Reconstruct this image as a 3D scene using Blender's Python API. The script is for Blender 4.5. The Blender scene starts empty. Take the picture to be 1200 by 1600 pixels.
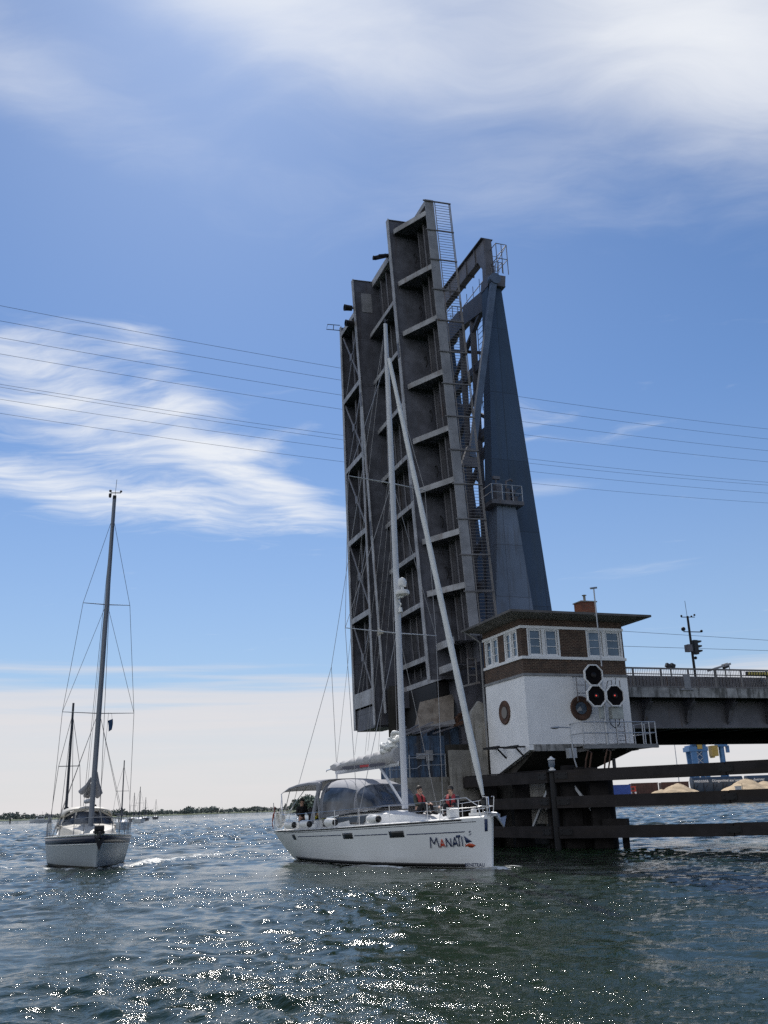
import bpy, math, random
import numpy as np
from mathutils import Vector, Matrix
random.seed(7); rng = np.random.default_rng(5)
PI = math.pi; R = math.radians
sc = bpy.context.scene; C = sc.collection

# ------------------------------------------------------------------ camera
CAMH = 2.05; FPX = 1450.0; PITCH = R(17.6); ROLL = R(-1.9)
cd = bpy.data.cameras.new('camera'); cam = bpy.data.objects.new('camera', cd); C.objects.link(cam)
cd.sensor_fit = 'VERTICAL'; cd.sensor_height = 36.0; cd.lens = 36.0 * FPX / 1600.0
cd.clip_start = 0.1; cd.clip_end = 30000.0
cam.matrix_world = Matrix.Translation((0, 0, CAMH)) @ Matrix.Rotation(PI / 2 + PITCH, 4, 'X') @ Matrix.Rotation(ROLL, 4, 'Z')
sc.camera = cam

# ------------------------------------------------------------------ sun and exposure
SUN_EL = R(50.0); SUN_AZ = R(-12.0)          # azimuth from +Y towards +X
sl = bpy.data.lights.new('sun', 'SUN'); sl.energy = 3.2; sl.angle = R(0.55); sl.color = (1.0, 0.95, 0.88)
so = bpy.data.objects.new('sun', sl); C.objects.link(so)
sv = Vector((math.sin(SUN_AZ) * math.cos(SUN_EL), math.cos(SUN_AZ) * math.cos(SUN_EL), math.sin(SUN_EL)))
so.rotation_euler = sv.to_track_quat('Z', 'Y').to_euler()
sc.view_settings.view_transform = 'Standard'; sc.view_settings.look = 'None'
sc.view_settings.exposure = 0.4; sc.view_settings.gamma = 1.0
sc.cycles.max_bounces = 8; sc.cycles.glossy_bounces = 4; sc.cycles.transparent_max_bounces = 12
sc.cycles.use_denoising = False; sc.cycles.use_adaptive_sampling = False; sc.cycles.sample_clamp_indirect = 3.0; sc.cycles.caustics_reflective = False; sc.cycles.caustics_refractive = False

# ------------------------------------------------------------------ node helpers
class NT:
    def __init__(self, nt): self.nt = nt; self.L = nt.links
    def n(self, t, **k):
        x = self.nt.nodes.new(t)
        for a, b in k.items(): setattr(x, a, b)
        return x
    def put(self, sock, v):
        if v is None: return
        if hasattr(v, 'is_output') or isinstance(v, bpy.types.NodeSocket): self.L.new(v, sock)
        else: sock.default_value = v
    def m(self, op, a, b=None, c=None, clamp=False):
        x = self.n('ShaderNodeMath', operation=op, use_clamp=clamp)
        for i, v in enumerate((a, b, c)): self.put(x.inputs[i], v)
        return x.outputs[0]
    def vm(self, op, a, b=None, out=0):
        x = self.n('ShaderNodeVectorMath', operation=op)
        for i, v in enumerate((a, b)): self.put(x.inputs[i], v)
        return x.outputs[out]
    def mix(self, f, a, b, blend='MIX'):
        x = self.n('ShaderNodeMix', data_type='RGBA', blend_type=blend)
        self.put(x.inputs[0], f); self.put(x.inputs[6], a); self.put(x.inputs[7], b)
        return x.outputs[2]
    def noise(self, vec, scale, detail=4, rough=.55, dist=0.0):
        x = self.n('ShaderNodeTexNoise'); self.put(x.inputs['Vector'], vec)
        x.inputs['Scale'].default_value = scale; x.inputs['Detail'].default_value = detail
        x.inputs['Roughness'].default_value = rough; x.inputs['Distortion'].default_value = dist
        return x.outputs[0]
    def map(self, vec, scale=(1, 1, 1), rot=(0, 0, 0), loc=(0, 0, 0)):
        x = self.n('ShaderNodeMapping'); self.put(x.inputs[0], vec)
        x.inputs['Scale'].default_value = scale; x.inputs['Rotation'].default_value = rot; x.inputs['Location'].default_value = loc
        return x.outputs[0]
    def sm(self, v, lo, hi, a=0.0, b=1.0):
        x = self.n('ShaderNodeMapRange', interpolation_type='SMOOTHSTEP'); self.put(x.inputs[0], v)
        x.inputs[1].default_value = lo; x.inputs[2].default_value = hi; x.inputs[3].default_value = a; x.inputs[4].default_value = b
        return x.outputs[0]

def rgba(c): return (c[0], c[1], c[2], 1.0)

# ------------------------------------------------------------------ sky
w = bpy.data.worlds.new('World'); sc.world = w; w.use_nodes = True
w.cycles.sampling_method = 'MANUAL'; w.cycles.sample_map_resolution = 2048
g = NT(w.node_tree); w.node_tree.nodes.clear()
SKY = 0.066
sky = g.n('ShaderNodeTexSky', sky_type='NISHITA'); sky.sun_disc = False
sky.sun_elevation = SUN_EL; sky.sun_rotation = SUN_AZ
sky.air_density = 1.1; sky.dust_density = 0.35; sky.ozone_density = 3.0
tc = g.n('ShaderNodeTexCoord'); d = tc.outputs['Generated']
sx = g.n('ShaderNodeSeparateXYZ'); g.L.new(d, sx.inputs[0])
az = g.m('MULTIPLY', g.m('ARCTAN2', sx.outputs[0], sx.outputs[1]), 180 / PI)
el = g.m('MULTIPLY', g.m('ARCSINE', sx.outputs[2]), 180 / PI)
zc = g.m('ADD', g.m('MAXIMUM', sx.outputs[2], 0.0), 0.06)
cx = g.n('ShaderNodeCombineXYZ'); g.L.new(g.m('DIVIDE', sx.outputs[0], zc), cx.inputs[0]); g.L.new(g.m('DIVIDE', sx.outputs[1], zc), cx.inputs[1])
pc = cx.outputs[0]
def blob(a0, e0, ra, re, rot):
    da = g.m('SUBTRACT', az, a0); de = g.m('SUBTRACT', el, e0); c, s = math.cos(R(rot)), math.sin(R(rot))
    x = g.m('DIVIDE', g.m('ADD', g.m('MULTIPLY', da, c), g.m('MULTIPLY', de, s)), ra)
    y = g.m('DIVIDE', g.m('SUBTRACT', g.m('MULTIPLY', de, c), g.m('MULTIPLY', da, s)), re)
    return g.m('POWER', 2.718, g.m('MULTIPLY', g.m('ADD', g.m('MULTIPLY', x, x), g.m('MULTIPLY', y, y)), -1.0))
warp = g.n('ShaderNodeTexNoise'); g.L.new(pc, warp.inputs['Vector']); warp.inputs['Scale'].default_value = 1.6; warp.inputs['Detail'].default_value = 3
wp = g.vm('ADD', pc, g.vm('MULTIPLY', g.vm('SUBTRACT', warp.outputs['Color'], (0.5, 0.5, 0.5)), (0.5, 0.5, 0)))
big = g.noise(g.map(wp, (1.0, 2.2, 1), (0, 0, R(-20))), .75, 3, .5)
soft = g.noise(g.map(wp, (1.0, 1.6, 1), (0, 0, R(-28))), 1.7, 6, .52)
fib = g.noise(g.map(wp, (1.2, 3.6, 1), (0, 0, R(-26))), 1.9, 7, .6)
fine = g.noise(g.map(wp, (3.0, 8.5, 1), (0, 0, R(-34))), 1.6, 6, .62)
# high veil, upper right
b1 = g.m('ADD', g.m('ADD', blob(19, 47, 19, 8.0, -18), g.m('MULTIPLY', blob(-12, 48, 20, 4.4, -12), 1.15)), g.m('MULTIPLY', blob(27, 38, 12, 6.5, -26), .8))
b1 = g.m('ADD', b1, g.m('MULTIPLY', blob(-27, 41.5, 16, 3.2, -14), .72))
b1 = g.m('ADD', b1, g.m('MULTIPLY', blob(9, 36, 12, 5, -20), .38))
t1 = g.m('ADD', g.m('ADD', g.m('MULTIPLY', soft, .62), g.m('MULTIPLY', fib, .52)), g.m('MULTIPLY', fine, .16))
c1 = g.m('MULTIPLY', g.sm(g.m('ADD', g.m('MULTIPLY', b1, .66), t1), .76, 1.74), .95)
# feathered cirrus, left
b2 = g.m('ADD', g.m('ADD', blob(-19, 23.4, 10.5, 3.9, -14), g.m('MULTIPLY', blob(-20, 18.4, 13, 1.5, -5), .85)), g.m('MULTIPLY', blob(-7.5, 19.4, 6.5, 1.5, -24), .7))
b2 = g.m('ADD', b2, g.m('MULTIPLY', blob(-15, 27, 5, 2.0, -50), .45))
t2 = g.m('ADD', g.m('ADD', g.m('MULTIPLY', fib, .85), g.m('MULTIPLY', fine, .62)), g.m('MULTIPLY', g.m('ADD', g.m('MULTIPLY', soft, .4), g.m('MULTIPLY', big, .6)), .95))
c2 = g.m('MULTIPLY', g.sm(g.m('ADD', g.m('MULTIPLY', b2, .58), t2), 1.36, 1.98), .95)
# thin wisps right of the tower and a low bank of haze cloud
b3 = g.m('ADD', blob(10, 18.5, 5, .7, -3), g.m('MULTIPLY', blob(16, 13, 7, .8, 4), .6))
c3 = g.m('MULTIPLY', g.sm(g.m('ADD', g.m('MULTIPLY', b3, .5), g.m('MULTIPLY', fib, .6)), .5, .95), .35)
bandn = g.noise(g.map(d, (1.0, 1.0, 26)), 2.6, 5, .55)
eln = g.m('ADD', el, g.m('MULTIPLY', g.m('SUBTRACT', bandn, .5), 6.5))
c4 = g.m('MULTIPLY', g.sm(eln, 8.3, 6.0), g.m('ADD', .55, g.m('MULTIPLY', bandn, .55)), clamp=True)
hz = g.sm(el, 26, 0.0)
skyc = g.mix(1.0, sky.outputs[0], (0.74, 0.91, 1.12, 1), 'MULTIPLY')
skyc = g.mix(g.m('MULTIPLY', hz, .38), skyc, (5.7, 6.6, 8.2, 1))
skyc = g.mix(c4, skyc, (8.9, 8.6, 8.7, 1))
bk = g.noise(g.map(wp, (1.0, 1.3, 1)), 1.1, 5, .55)               # unseen bright cloud field added behind the camera to fill shaded faces
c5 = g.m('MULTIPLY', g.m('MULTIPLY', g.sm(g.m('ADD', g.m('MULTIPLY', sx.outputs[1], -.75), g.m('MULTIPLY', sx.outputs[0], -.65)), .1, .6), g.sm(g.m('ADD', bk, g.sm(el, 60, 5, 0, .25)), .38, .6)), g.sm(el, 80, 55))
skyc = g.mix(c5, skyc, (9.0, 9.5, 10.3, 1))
for cc in (c3, c2, c1): skyc = g.mix(cc, skyc, (10.0, 10.3, 10.8, 1))
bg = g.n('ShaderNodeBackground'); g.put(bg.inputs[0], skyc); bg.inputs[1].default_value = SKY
wo = g.n('ShaderNodeOutputWorld'); g.L.new(bg.outputs[0], wo.inputs[0])

# ------------------------------------------------------------------ materials
def mat(name, col, rough=.6, metal=0.0, var=.22, scale=1.2, bump=0.0, bscale=8.0, streak=None, sk=(.55, .75), sscale=(3.5, 3.5, .35), spots=None, spec=.5, seams=None):
    m = bpy.data.materials.new(name); m.use_nodes = True; m.node_tree.nodes.clear(); g = NT(m.node_tree)
    o = g.n('ShaderNodeOutputMaterial'); p = g.n('ShaderNodeBsdfPrincipled'); g.L.new(p.outputs[0], o.inputs[0])
    co = g.n('ShaderNodeTexCoord').outputs['Object']
    n1 = g.noise(co, scale, 6, .6)
    f = g.sm(n1, .3, .7)
    c = g.mix(f, rgba([x * (1 - var) for x in col]), rgba([min(1, x * (1 + var)) for x in col]))
    if streak:
        n2 = g.noise(g.map(co, sscale), 1.0, 5, .65)
        c = g.mix(g.sm(n2, sk[0], sk[1], 0, .85), c, rgba(streak))
    if spots:
        n3 = g.noise(co, 2.6, 7, .68)
        c = g.mix(g.sm(n3, .6, .72, 0, .9), c, rgba(spots))
    if seams:
        bt = g.n('ShaderNodeTexBrick'); bt.offset = 0.0; g.L.new(g.n('ShaderNodeUVMap').outputs[0], bt.inputs[0]); bt.inputs['Scale'].default_value = 1
        bt.inputs['Brick Width'].default_value = seams[0]; bt.inputs['Row Height'].default_value = seams[1]; bt.inputs['Mortar Size'].default_value = .022; bt.inputs['Bias'].default_value = 0
        bt.inputs['Color1'].default_value = (.88, .88, .88, 1); bt.inputs['Color2'].default_value = (1.1, 1.1, 1.1, 1); bt.inputs['Mortar'].default_value = (.6, .57, .55, 1)
        c = g.mix(1.0, c, bt.outputs[0], 'MULTIPLY')
    g.put(p.inputs['Base Color'], c)
    g.put(p.inputs['Roughness'], g.m('ADD', rough - .08, g.m('MULTIPLY', n1, .16)))
    p.inputs['Metallic'].default_value = metal; p.inputs['Specular IOR Level'].default_value = spec
    if bump:
        b = g.n('ShaderNodeBump'); b.inputs['Strength'].default_value = 1; b.inputs['Distance'].default_value = bump
        g.put(b.inputs['Height'], g.noise(co, bscale, 5, .6)); g.L.new(b.outputs[0], p.inputs['Normal'])
    m['p'] = p.name
    return m
M = {}
M['web'] = mat('dark_steel', (.118, .123, .150), .6, var=.3, streak=(.08, .06, .055), sk=(.5, .85), spec=.3, seams=(30, 3.6), spots=(.155, .155, .17))
M['flange'] = mat('worn_steel', (.36, .365, .39), .6, var=.3, spots=(.2, .17, .15), streak=(.15, .095, .07), sk=(.52, .75), spec=.35)
M['fascia'] = mat('grey_steel', (.26, .265, .285), .55, streak=(.15, .11, .09), sk=(.6, .8))
M['rib'] = mat('rib_steel', (.165, .165, .185), .6, streak=(.13, .07, .04), sk=(.55, .75))
M['tower'] = mat('tower_blue', (.054, .092, .158), .5, var=.12, scale=.35, streak=(.055, .085, .125), sk=(.42, .75), sscale=(2.2, 2.2, .12), seams=(1.9, 4.7), spec=.35, spots=(.072, .105, .155))
M['plinth'] = mat('plinth_blue', (.155, .20, .28), .55, var=.12, scale=.6, streak=(.11, .12, .14), sk=(.45, .75), seams=(1.3, 3.2), spec=.35)
M['tsteel'] = mat('tower_steel', (.13, .13, .15), .55, streak=(.10, .07, .05))
M['strut'] = mat('strut_blue', (.105, .145, .215), .5)
M['rail'] = mat('rail_steel', (.17, .165, .17), .55, streak=(.15, .08, .05))
M['galv'] = mat('galvanised', (.42, .44, .47), .45, .6, var=.12)
M['plaster'] = mat('white_plaster', (.84, .85, .87), .85, var=.05, scale=.8, bump=.003, bscale=5, streak=(.40, .38, .36), sk=(.58, .86), sscale=(2.2, 2.2, .22))
M['slab'] = mat('dirty_concrete', (.34, .34, .34), .9, var=.35, scale=1.6, bump=.01, streak=(.07, .07, .065), sk=(.45, .65), sscale=(2, 2, .5))
M['conc'] = mat('concrete', (.27, .26, .24), .9, var=.3, scale=.9, bump=.015, streak=(.10, .09, .07), sk=(.5, .72), spots=(.15, .16, .08))
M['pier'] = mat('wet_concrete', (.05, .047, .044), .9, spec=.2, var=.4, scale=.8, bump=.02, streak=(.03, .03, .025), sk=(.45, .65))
M['trim'] = mat('white_paint', (.78, .79, .80), .5, var=.04, scale=2)
M['ledge'] = mat('grey_ledge', (.22, .225, .235), .7)
M['roofu'] = mat('roof_soffit', (.20, .19, .18), .8, streak=(.12, .1, .08))
M['roof'] = mat('roof_felt', (.12, .115, .115), .85, bump=.005)
M['dark'] = mat('dark_iron', (.016, .016, .018), .6, spec=.3)
M['black'] = mat('black_rubber', (.012, .012, .013), .45, var=.1)
M['rust'] = mat('rusty_iron', (.085, .045, .03), .8, var=.4, scale=3, bump=.006)
M['timber'] = mat('tarred_timber', (.027, .024, .025), .8, spec=.25, var=.35, scale=1.4, bump=.012, bscale=5, streak=(.03, .024, .02), sk=(.45, .7), sscale=(.3, .3, 3))
M['pile'] = mat('dark_pile', (.02, .018, .018), .85, spec=.2, var=.4, scale=2, bump=.02)
M['bluepaint'] = mat('faded_blue_paint', (.075, .12, .195), .9, spec=.15, var=.35, scale=1.5, streak=(.06, .055, .055), sk=(.44, .66), spots=(.15, .145, .14))
M['flap'] = mat('weathered_plate', (.26, .225, .19), .85, var=.25, scale=1.2, streak=(.12, .09, .07), sk=(.5, .7))
M['gel'] = mat('white_gelcoat', (.80, .82, .84), .22, var=.02, scale=.5, spec=.5)
M['deckw'] = mat('deck_white', (.78, .78, .77), .55, var=.04)
M['cream'] = mat('cream_deck', (.52, .49, .43), .5, var=.08)
M['teak'] = mat('teak', (.30, .21, .14), .6, var=.2, scale=4)
M['navy'] = mat('navy_stripe', (.012, .018, .05), .3, var=.05)
M['navytext'] = mat('navy_lettering', (.01, .03, .10), .45, var=.05)
M['redtext'] = mat('red_lettering', (.62, .07, .03), .45, var=.05)
M['fishtext'] = mat('orange_red_lettering', (.55, .085, .03), .45, var=.05)
M['alu'] = mat('mast_aluminium', (.62, .64, .68), .42, .0, var=.06)
M['alud'] = mat('dull_aluminium', (.15, .17, .205), .45, .2, var=.08)
M['steel'] = mat('stainless_steel', (.70, .71, .73), .2, .9, var=.05)
M['wire'] = mat('rigging_wire', (.34, .34, .35), .4, .3, var=.05)
M['wired'] = mat('dark_wire', (.05, .055, .07), .6, var=.05)
M['canvas'] = mat('grey_canvas', (.29, .30, .335), .75, var=.1, bump=.01, bscale=6)
M['bag'] = mat('sail_bag_cloth', (.42, .42, .43), .8, var=.12, bump=.012, bscale=7)
M['sail'] = mat('sailcloth', (.74, .75, .74), .7, var=.08, scale=3, bump=.008)
M['vinyl'] = mat('clear_vinyl', (.05, .062, .085), .12, var=.6, scale=1.6, streak=(.26, .29, .34), sk=(.56, .8), sscale=(1.2, 1.2, .8))  # pale streaks are reflections painted into the colour
M['glass'] = mat('window_glass', (.10, .14, .19), .06, var=.3, scale=.9, spec=.8)
M['dglass'] = mat('dark_acrylic', (.012, .014, .018), .1, var=.1)
M['blind'] = mat('window_blind', (.35, .39, .43), .7)
M['skin'] = mat('skin', (.50, .30, .22), .55, var=.06)
M['hair'] = mat('dark_hair', (.03, .022, .016), .6)
M['olive'] = mat('olive_cloth', (.075, .08, .06), .85)
M['greyc'] = mat('charcoal_cloth', (.055, .06, .075), .85)
M['blackc'] = mat('black_cloth', (.014, .014, .017), .85)
M['vest'] = mat('red_life_vest', (.40, .045, .05), .7, var=.1)
M['yellow'] = mat('yellow_cloth', (.6, .55, .05), .7)
M['white'] = mat('plain_white', (.78, .78, .77), .5, var=.05)
M['grass'] = mat('shore_grass', (.075, .10, .045), .9, var=.3, scale=.05)
M['leaf'] = mat('tree_leaves', (.115, .14, .125), .85, var=.45, scale=.08)  # distance haze is mixed into this leaf colour as pale grey
M['leaf2'] = mat('pale_tree_leaves', (.11, .145, .11), .85, var=.4, scale=.1)
M['quay'] = mat('quay_concrete', (.25, .24, .225), .9, var=.2, scale=.2)
M['sand'] = mat('sand', (.52, .40, .26), .95, var=.14, scale=.35, bump=.15, bscale=.9)
M['cblue'] = mat('crane_blue', (.06, .17, .36), .5, var=.12)
M['cyel'] = mat('crane_yellow', (.42, .29, .07), .55, var=.15)
M['contb'] = mat('container_blue', (.035, .085, .34), .55, var=.15)
M['brownw'] = mat('brown_wagon', (.065, .03, .025), .7, var=.3, scale=.6, streak=(.16, .12, .09), sk=(.58, .75))
M['bluew'] = mat('slate_blue_wagon', (.035, .06, .10), .55, var=.2, scale=.5)
M['redp'] = mat('red_paint', (.5, .05, .03), .5)
M['green'] = mat('blue_flag_cloth', (.02, .06, .14), .8)
M['flag'] = mat('red_flag_cloth', (.30, .05, .03), .8)
M['navyc'] = mat('navy_cloth', (.012, .016, .03), .8)
M['text'] = mat('white_lettering', (.75, .76, .78), .6, var=.05)

def brick_mat():
    m = bpy.data.materials.new('dark_brick'); m.use_nodes = True; m.node_tree.nodes.clear(); g = NT(m.node_tree)
    o = g.n('ShaderNodeOutputMaterial'); p = g.n('ShaderNodeBsdfPrincipled'); g.L.new(p.outputs[0], o.inputs[0])
    uv = g.n('ShaderNodeUVMap').outputs[0]
    b = g.n('ShaderNodeTexBrick'); g.L.new(uv, b.inputs[0]); b.inputs['Scale'].default_value = 1.0
    b.inputs['Brick Width'].default_value = .25; b.inputs['Row Height'].default_value = .078; b.inputs['Mortar Size'].default_value = .013
    b.inputs['Color1'].default_value = (.078, .038, .026, 1); b.inputs['Color2'].default_value = (.03, .018, .016, 1); b.inputs['Mortar'].default_value = (.19, .145, .105, 1)
    b.inputs['Bias'].default_value = -.1
    n = g.noise(uv, 2.2, 5, .6); c = g.mix(g.sm(n, .35, .75, 0, .6), b.outputs[0], (.028, .02, .018, 1))
    n2 = g.noise(uv, 9, 3, .6); c = g.mix(g.sm(n2, .58, .7, 0, .5), c, (.14, .075, .04, 1))
    g.put(p.inputs['Base Color'], c); p.inputs['Roughness'].default_value = .85
    bp = g.n('ShaderNodeBump'); bp.inputs['Distance'].default_value = .008; g.L.new(b.outputs['Fac'], bp.inputs['Height']); bp.invert = True; g.L.new(bp.outputs[0], p.inputs['Normal'])
    return m
M['brick'] = brick_mat()
def redbrick():
    m = M['brick'].copy(); m.name = 'red_brick'
    for n in m.node_tree.nodes:
        if n.type == 'TEX_BRICK':
            n.inputs['Color1'].default_value = (.32, .085, .04, 1); n.inputs['Color2'].default_value = (.22, .06, .03, 1); n.inputs['Mortar'].default_value = (.2, .14, .1, 1)
    return m
M['redbrick'] = redbrick()
def hull_mat(name, top, boot, zb, zb2, boot2, rough=.2):
    m = mat(name, top, rough, var=.02); g = NT(m.node_tree); p = m.node_tree.nodes[m['p']]
    co = g.n('ShaderNodeTexCoord').outputs['Object']; s = g.n('ShaderNodeSeparateXYZ'); g.L.new(co, s.inputs[0])
    base = p.inputs['Base Color'].links[0].from_socket
    z = s.outputs[2]
    c = g.mix(g.m('LESS_THAN', z, zb2), base, rgba(boot2)); c = g.mix(g.m('LESS_THAN', z, zb), c, rgba(boot))
    # faint waterline staining is real dirt on the hull
    n = g.noise(g.map(co, (.5, .5, 5)), 1.3, 4, .6); c = g.mix(g.m('MULTIPLY', g.sm(z, .6, .1), g.sm(n, .45, .75, 0, .25)), c, (.35, .34, .28, 1))
    g.put(p.inputs['Base Color'], c); return m
M['hull1'] = hull_mat('white_hull', (.80, .82, .85), (.012, .012, .014), .03, .03, (.012, .012, .014))
M['hull2'] = hull_mat('pale_hull', (.36, .41, .46), (.014, .013, .014), .10, .10, (.014, .013, .014), .5)
M['hull3'] = hull_mat('small_hull', (.55, .58, .62), (.03, .03, .04), .1, .1, (.03, .03, .04))
def emit(name, col, s):
    m = bpy.data.materials.new(name); m.use_nodes = True; p = m.node_tree.nodes['Principled BSDF']
    p.inputs['Base Color'].default_value = rgba([c * .2 for c in col]); p.inputs['Emission Color'].default_value = rgba(col); p.inputs['Emission Strength'].default_value = s
    return m
M['redlamp'] = emit('red_signal_lamp', (1, .12, .1), .5)
M['clearlens'] = mat('signal_lens', (.012, .010, .011), .3, spec=.2); M['disc'] = mat('signal_disc_black', (.007, .006, .007), .7, spec=.08)

# ------------------------------------------------------------------ mesh builder
ident = lambda x, y, z: Vector((x, y, z))
class MB:
    def __init__(s): s.v = []; s.f = []; s.mi = []; s.cur = 0
    def add(s, vs, fs):
        b = len(s.v); s.v += [tuple(p) for p in vs]; s.f += [tuple(b + i for i in f) for f in fs]; s.mi += [s.cur] * len(fs); return s
    def box(s, fn, a, b, c):
        P = [fn(x, y, z) for z in c for y in b for x in a]
        return s.add(P, [(0, 2, 3, 1), (4, 5, 7, 6), (0, 1, 5, 4), (1, 3, 7, 5), (3, 2, 6, 7), (2, 0, 4, 6)])
    def bar(s, p, q, w, h=None, up=(0, 0, 1)):
        p = Vector(p); q = Vector(q); h = h or w; d = (q - p).normalized(); up = Vector(up)
        if abs(d.dot(up)) > .98: up = Vector((1, 0, 0)) if abs(d.x) < .9 else Vector((0, 1, 0))
        r = d.cross(up).normalized() * (w / 2); u = r.cross(d).normalized() * (h / 2)
        P = [x + a * r + b * u for x in (p, q) for b in (-1, 1) for a in (-1, 1)]
        return s.add(P, [(0, 2, 3, 1), (4, 5, 7, 6), (0, 1, 5, 4), (1, 3, 7, 5), (3, 2, 6, 7), (2, 0, 4, 6)])
    def path(s, pts, r, n=8, caps=True, sq=(1, 1), up=(0, 0, 1)):
        pts = [Vector(p) for p in pts]; k = len(pts); rs = r if isinstance(r, (list, tuple)) else [r] * k
        P = []; prev = None
        for i, p in enumerate(pts):
            d = (pts[min(i + 1, k - 1)] - pts[max(i - 1, 0)]).normalized()
            if prev is None:
                u = Vector(up)
                if abs(d.dot(u)) > .95: u = Vector((1, 0, 0)) if abs(d.x) < .9 else Vector((0, 1, 0))
                a = d.cross(u).normalized()
            else:
                a = (prev - d * prev.dot(d)).normalized()
            prev = a; b = d.cross(a)
            for j in range(n):
                t = 2 * PI * j / n; P.append(p + rs[i] * (math.cos(t) * a * sq[0] + math.sin(t) * b * sq[1]))
        F = [(i * n + j, i * n + (j + 1) % n, (i + 1) * n + (j + 1) % n, (i + 1) * n + j) for i in range(k - 1) for j in range(n)]
        if caps: F += [tuple(range(n - 1, -1, -1)), tuple((k - 1) * n + j for j in range(n))]
        return s.add(P, F)
    def tube(s, p, q, r, n=8, r2=None, **k): return s.path([p, q], [r, r2 if r2 is not None else r], n, **k)
    def prism(s, pts, vec):
        pts = [Vector(p) for p in pts]; vec = Vector(vec); n = len(pts)
        return s.add(pts + [p + vec for p in pts], [tuple(range(n)), tuple(range(2 * n - 1, n - 1, -1))] + [(i, i + n, (i + 1) % n + n, (i + 1) % n) for i in range(n)])
    def grid(s, rows, closed=False):
        m = len(rows[0]); P = [p for r in rows for p in r]; F = []
        for i in range(len(rows) - 1):
            for j in range(m if closed else m - 1):
                F.append((i * m + j, i * m + (j + 1) % m, (i + 1) * m + (j + 1) % m, (i + 1) * m + j))
        return s.add(P, F)
    def poly(s, pts): return s.add(pts, [tuple(range(len(pts)))])
    def lathe(s, c, axis, prof, n=16):
        c = Vector(c); ax = Vector(axis).normalized(); u = ax.orthogonal().normalized(); v = ax.cross(u)
        rows = [[c + ax * h + r * (math.cos(2 * PI * j / n) * u + math.sin(2 * PI * j / n) * v) for j in range(n)] for r, h in prof]
        s.grid(rows, True)
        b = len(s.v) - len(prof) * n
        s.f += [tuple(b + j for j in range(n - 1, -1, -1)), tuple(b + (len(prof) - 1) * n + j for j in range(n))]; s.mi += [s.cur] * 2
        return s
    def ball(s, c, r, n=12, m=8, sq=(1, 1, 1)):
        prof = [(max(1e-3, r * math.sin(PI * i / m)), -r * math.cos(PI * i / m)) for i in range(m + 1)]
        b = len(s.v); s.lathe((0, 0, 0), (0, 0, 1), prof, n)
        for i in range(b, len(s.v)):
            p = s.v[i]; s.v[i] = (c[0] + p[0] * sq[0], c[1] + p[1] * sq[1], c[2] + p[2] * sq[2])
        return s
    def build(s, name, m, parent=None, local=True, smooth=True, angle=35, solid=None):
        """local: coordinates are already in the thing's own frame; otherwise they are world coordinates"""
        v = np.array(s.v, dtype=float)
        me = bpy.data.meshes.new(name); ob = bpy.data.objects.new(name, me); C.objects.link(ob)
        if parent is not None:
            ob.parent = parent
            r = parent
            while r.parent: r = r.parent
            if not local:
                Mi = np.array((Matrix.Translation(r.location) @ Matrix.Rotation(r.rotation_euler.z, 4, 'Z')).inverted())
                v = v @ Mi[:3, :3].T + Mi[:3, 3]
        elif not local:
            c0 = (v.min(0) + v.max(0)) / 2; c0[2] = v[:, 2].min(); v = v - c0; ob.location = c0
        me.from_pydata(v.tolist(), [], s.f)
        ms = m if isinstance(m, (list, tuple)) else [m]
        for x in ms: me.materials.append(x)
        if len(ms) > 1: me.polygons.foreach_set('material_index', s.mi)
        uv = me.uv_layers.new(name='UVMap'); dat = np.zeros((len(me.loops), 2))
        for p in me.polygons:
            nn = p.normal
            if abs(nn.z) < .75:
                a = Vector((-nn.y, nn.x, 0)).normalized()
                for li in p.loop_indices:
                    q = me.vertices[me.loops[li].vertex_index].co; dat[li] = (q.dot(a), q.z)
            else:
                for li in p.loop_indices:
                    q = me.vertices[me.loops[li].vertex_index].co; dat[li] = (q.x, q.y)
        uv.data.foreach_set('uv', dat.ravel())
        if smooth:
            me.polygons.foreach_set('use_smooth', [True] * len(me.polygons)); me.set_sharp_from_angle(angle=R(angle))
        if solid:
            q = ob.modifiers.new('thickness', 'SOLIDIFY'); q.thickness = solid; q.offset = 0
        return ob

def tag(o, label=None, cat=None, group=None, kind=None):
    if label: o['label'] = label
    if cat: o['category'] = cat
    if group: o['group'] = group
    if kind: o['kind'] = kind
    return o
def thing(name, label, cat, loc=(0, 0, 0), rz=0.0, group=None):
    o = bpy.data.objects.new(name, None); C.objects.link(o); o.location = loc; o.rotation_euler = (0, 0, rz)
    o.empty_display_size = .3
    return tag(o, label, cat, group)
def copy_thing(o, loc, rz, label):
    kids = {}
    for x in list(C.objects):
        if x.parent: kids.setdefault(x.parent.name, []).append(x)
    def cp(s, par):
        c = s.copy(); C.objects.link(c)
        if par: c.parent = par
        for k in kids.get(s.name, []): cp(k, c)
        return c
    c = cp(o, None); c.location = loc; c.rotation_euler = (0, 0, rz); c['label'] = label
    return c
def ray(px, py):
    return cam.matrix_world.to_3x3() @ Vector(((px - 600) / FPX, (800 - py) / FPX, -1))
def at(px, py, Y):
    q = ray(px, py); return Vector((0, 0, CAMH)) + q * (Y / q.y)

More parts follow.
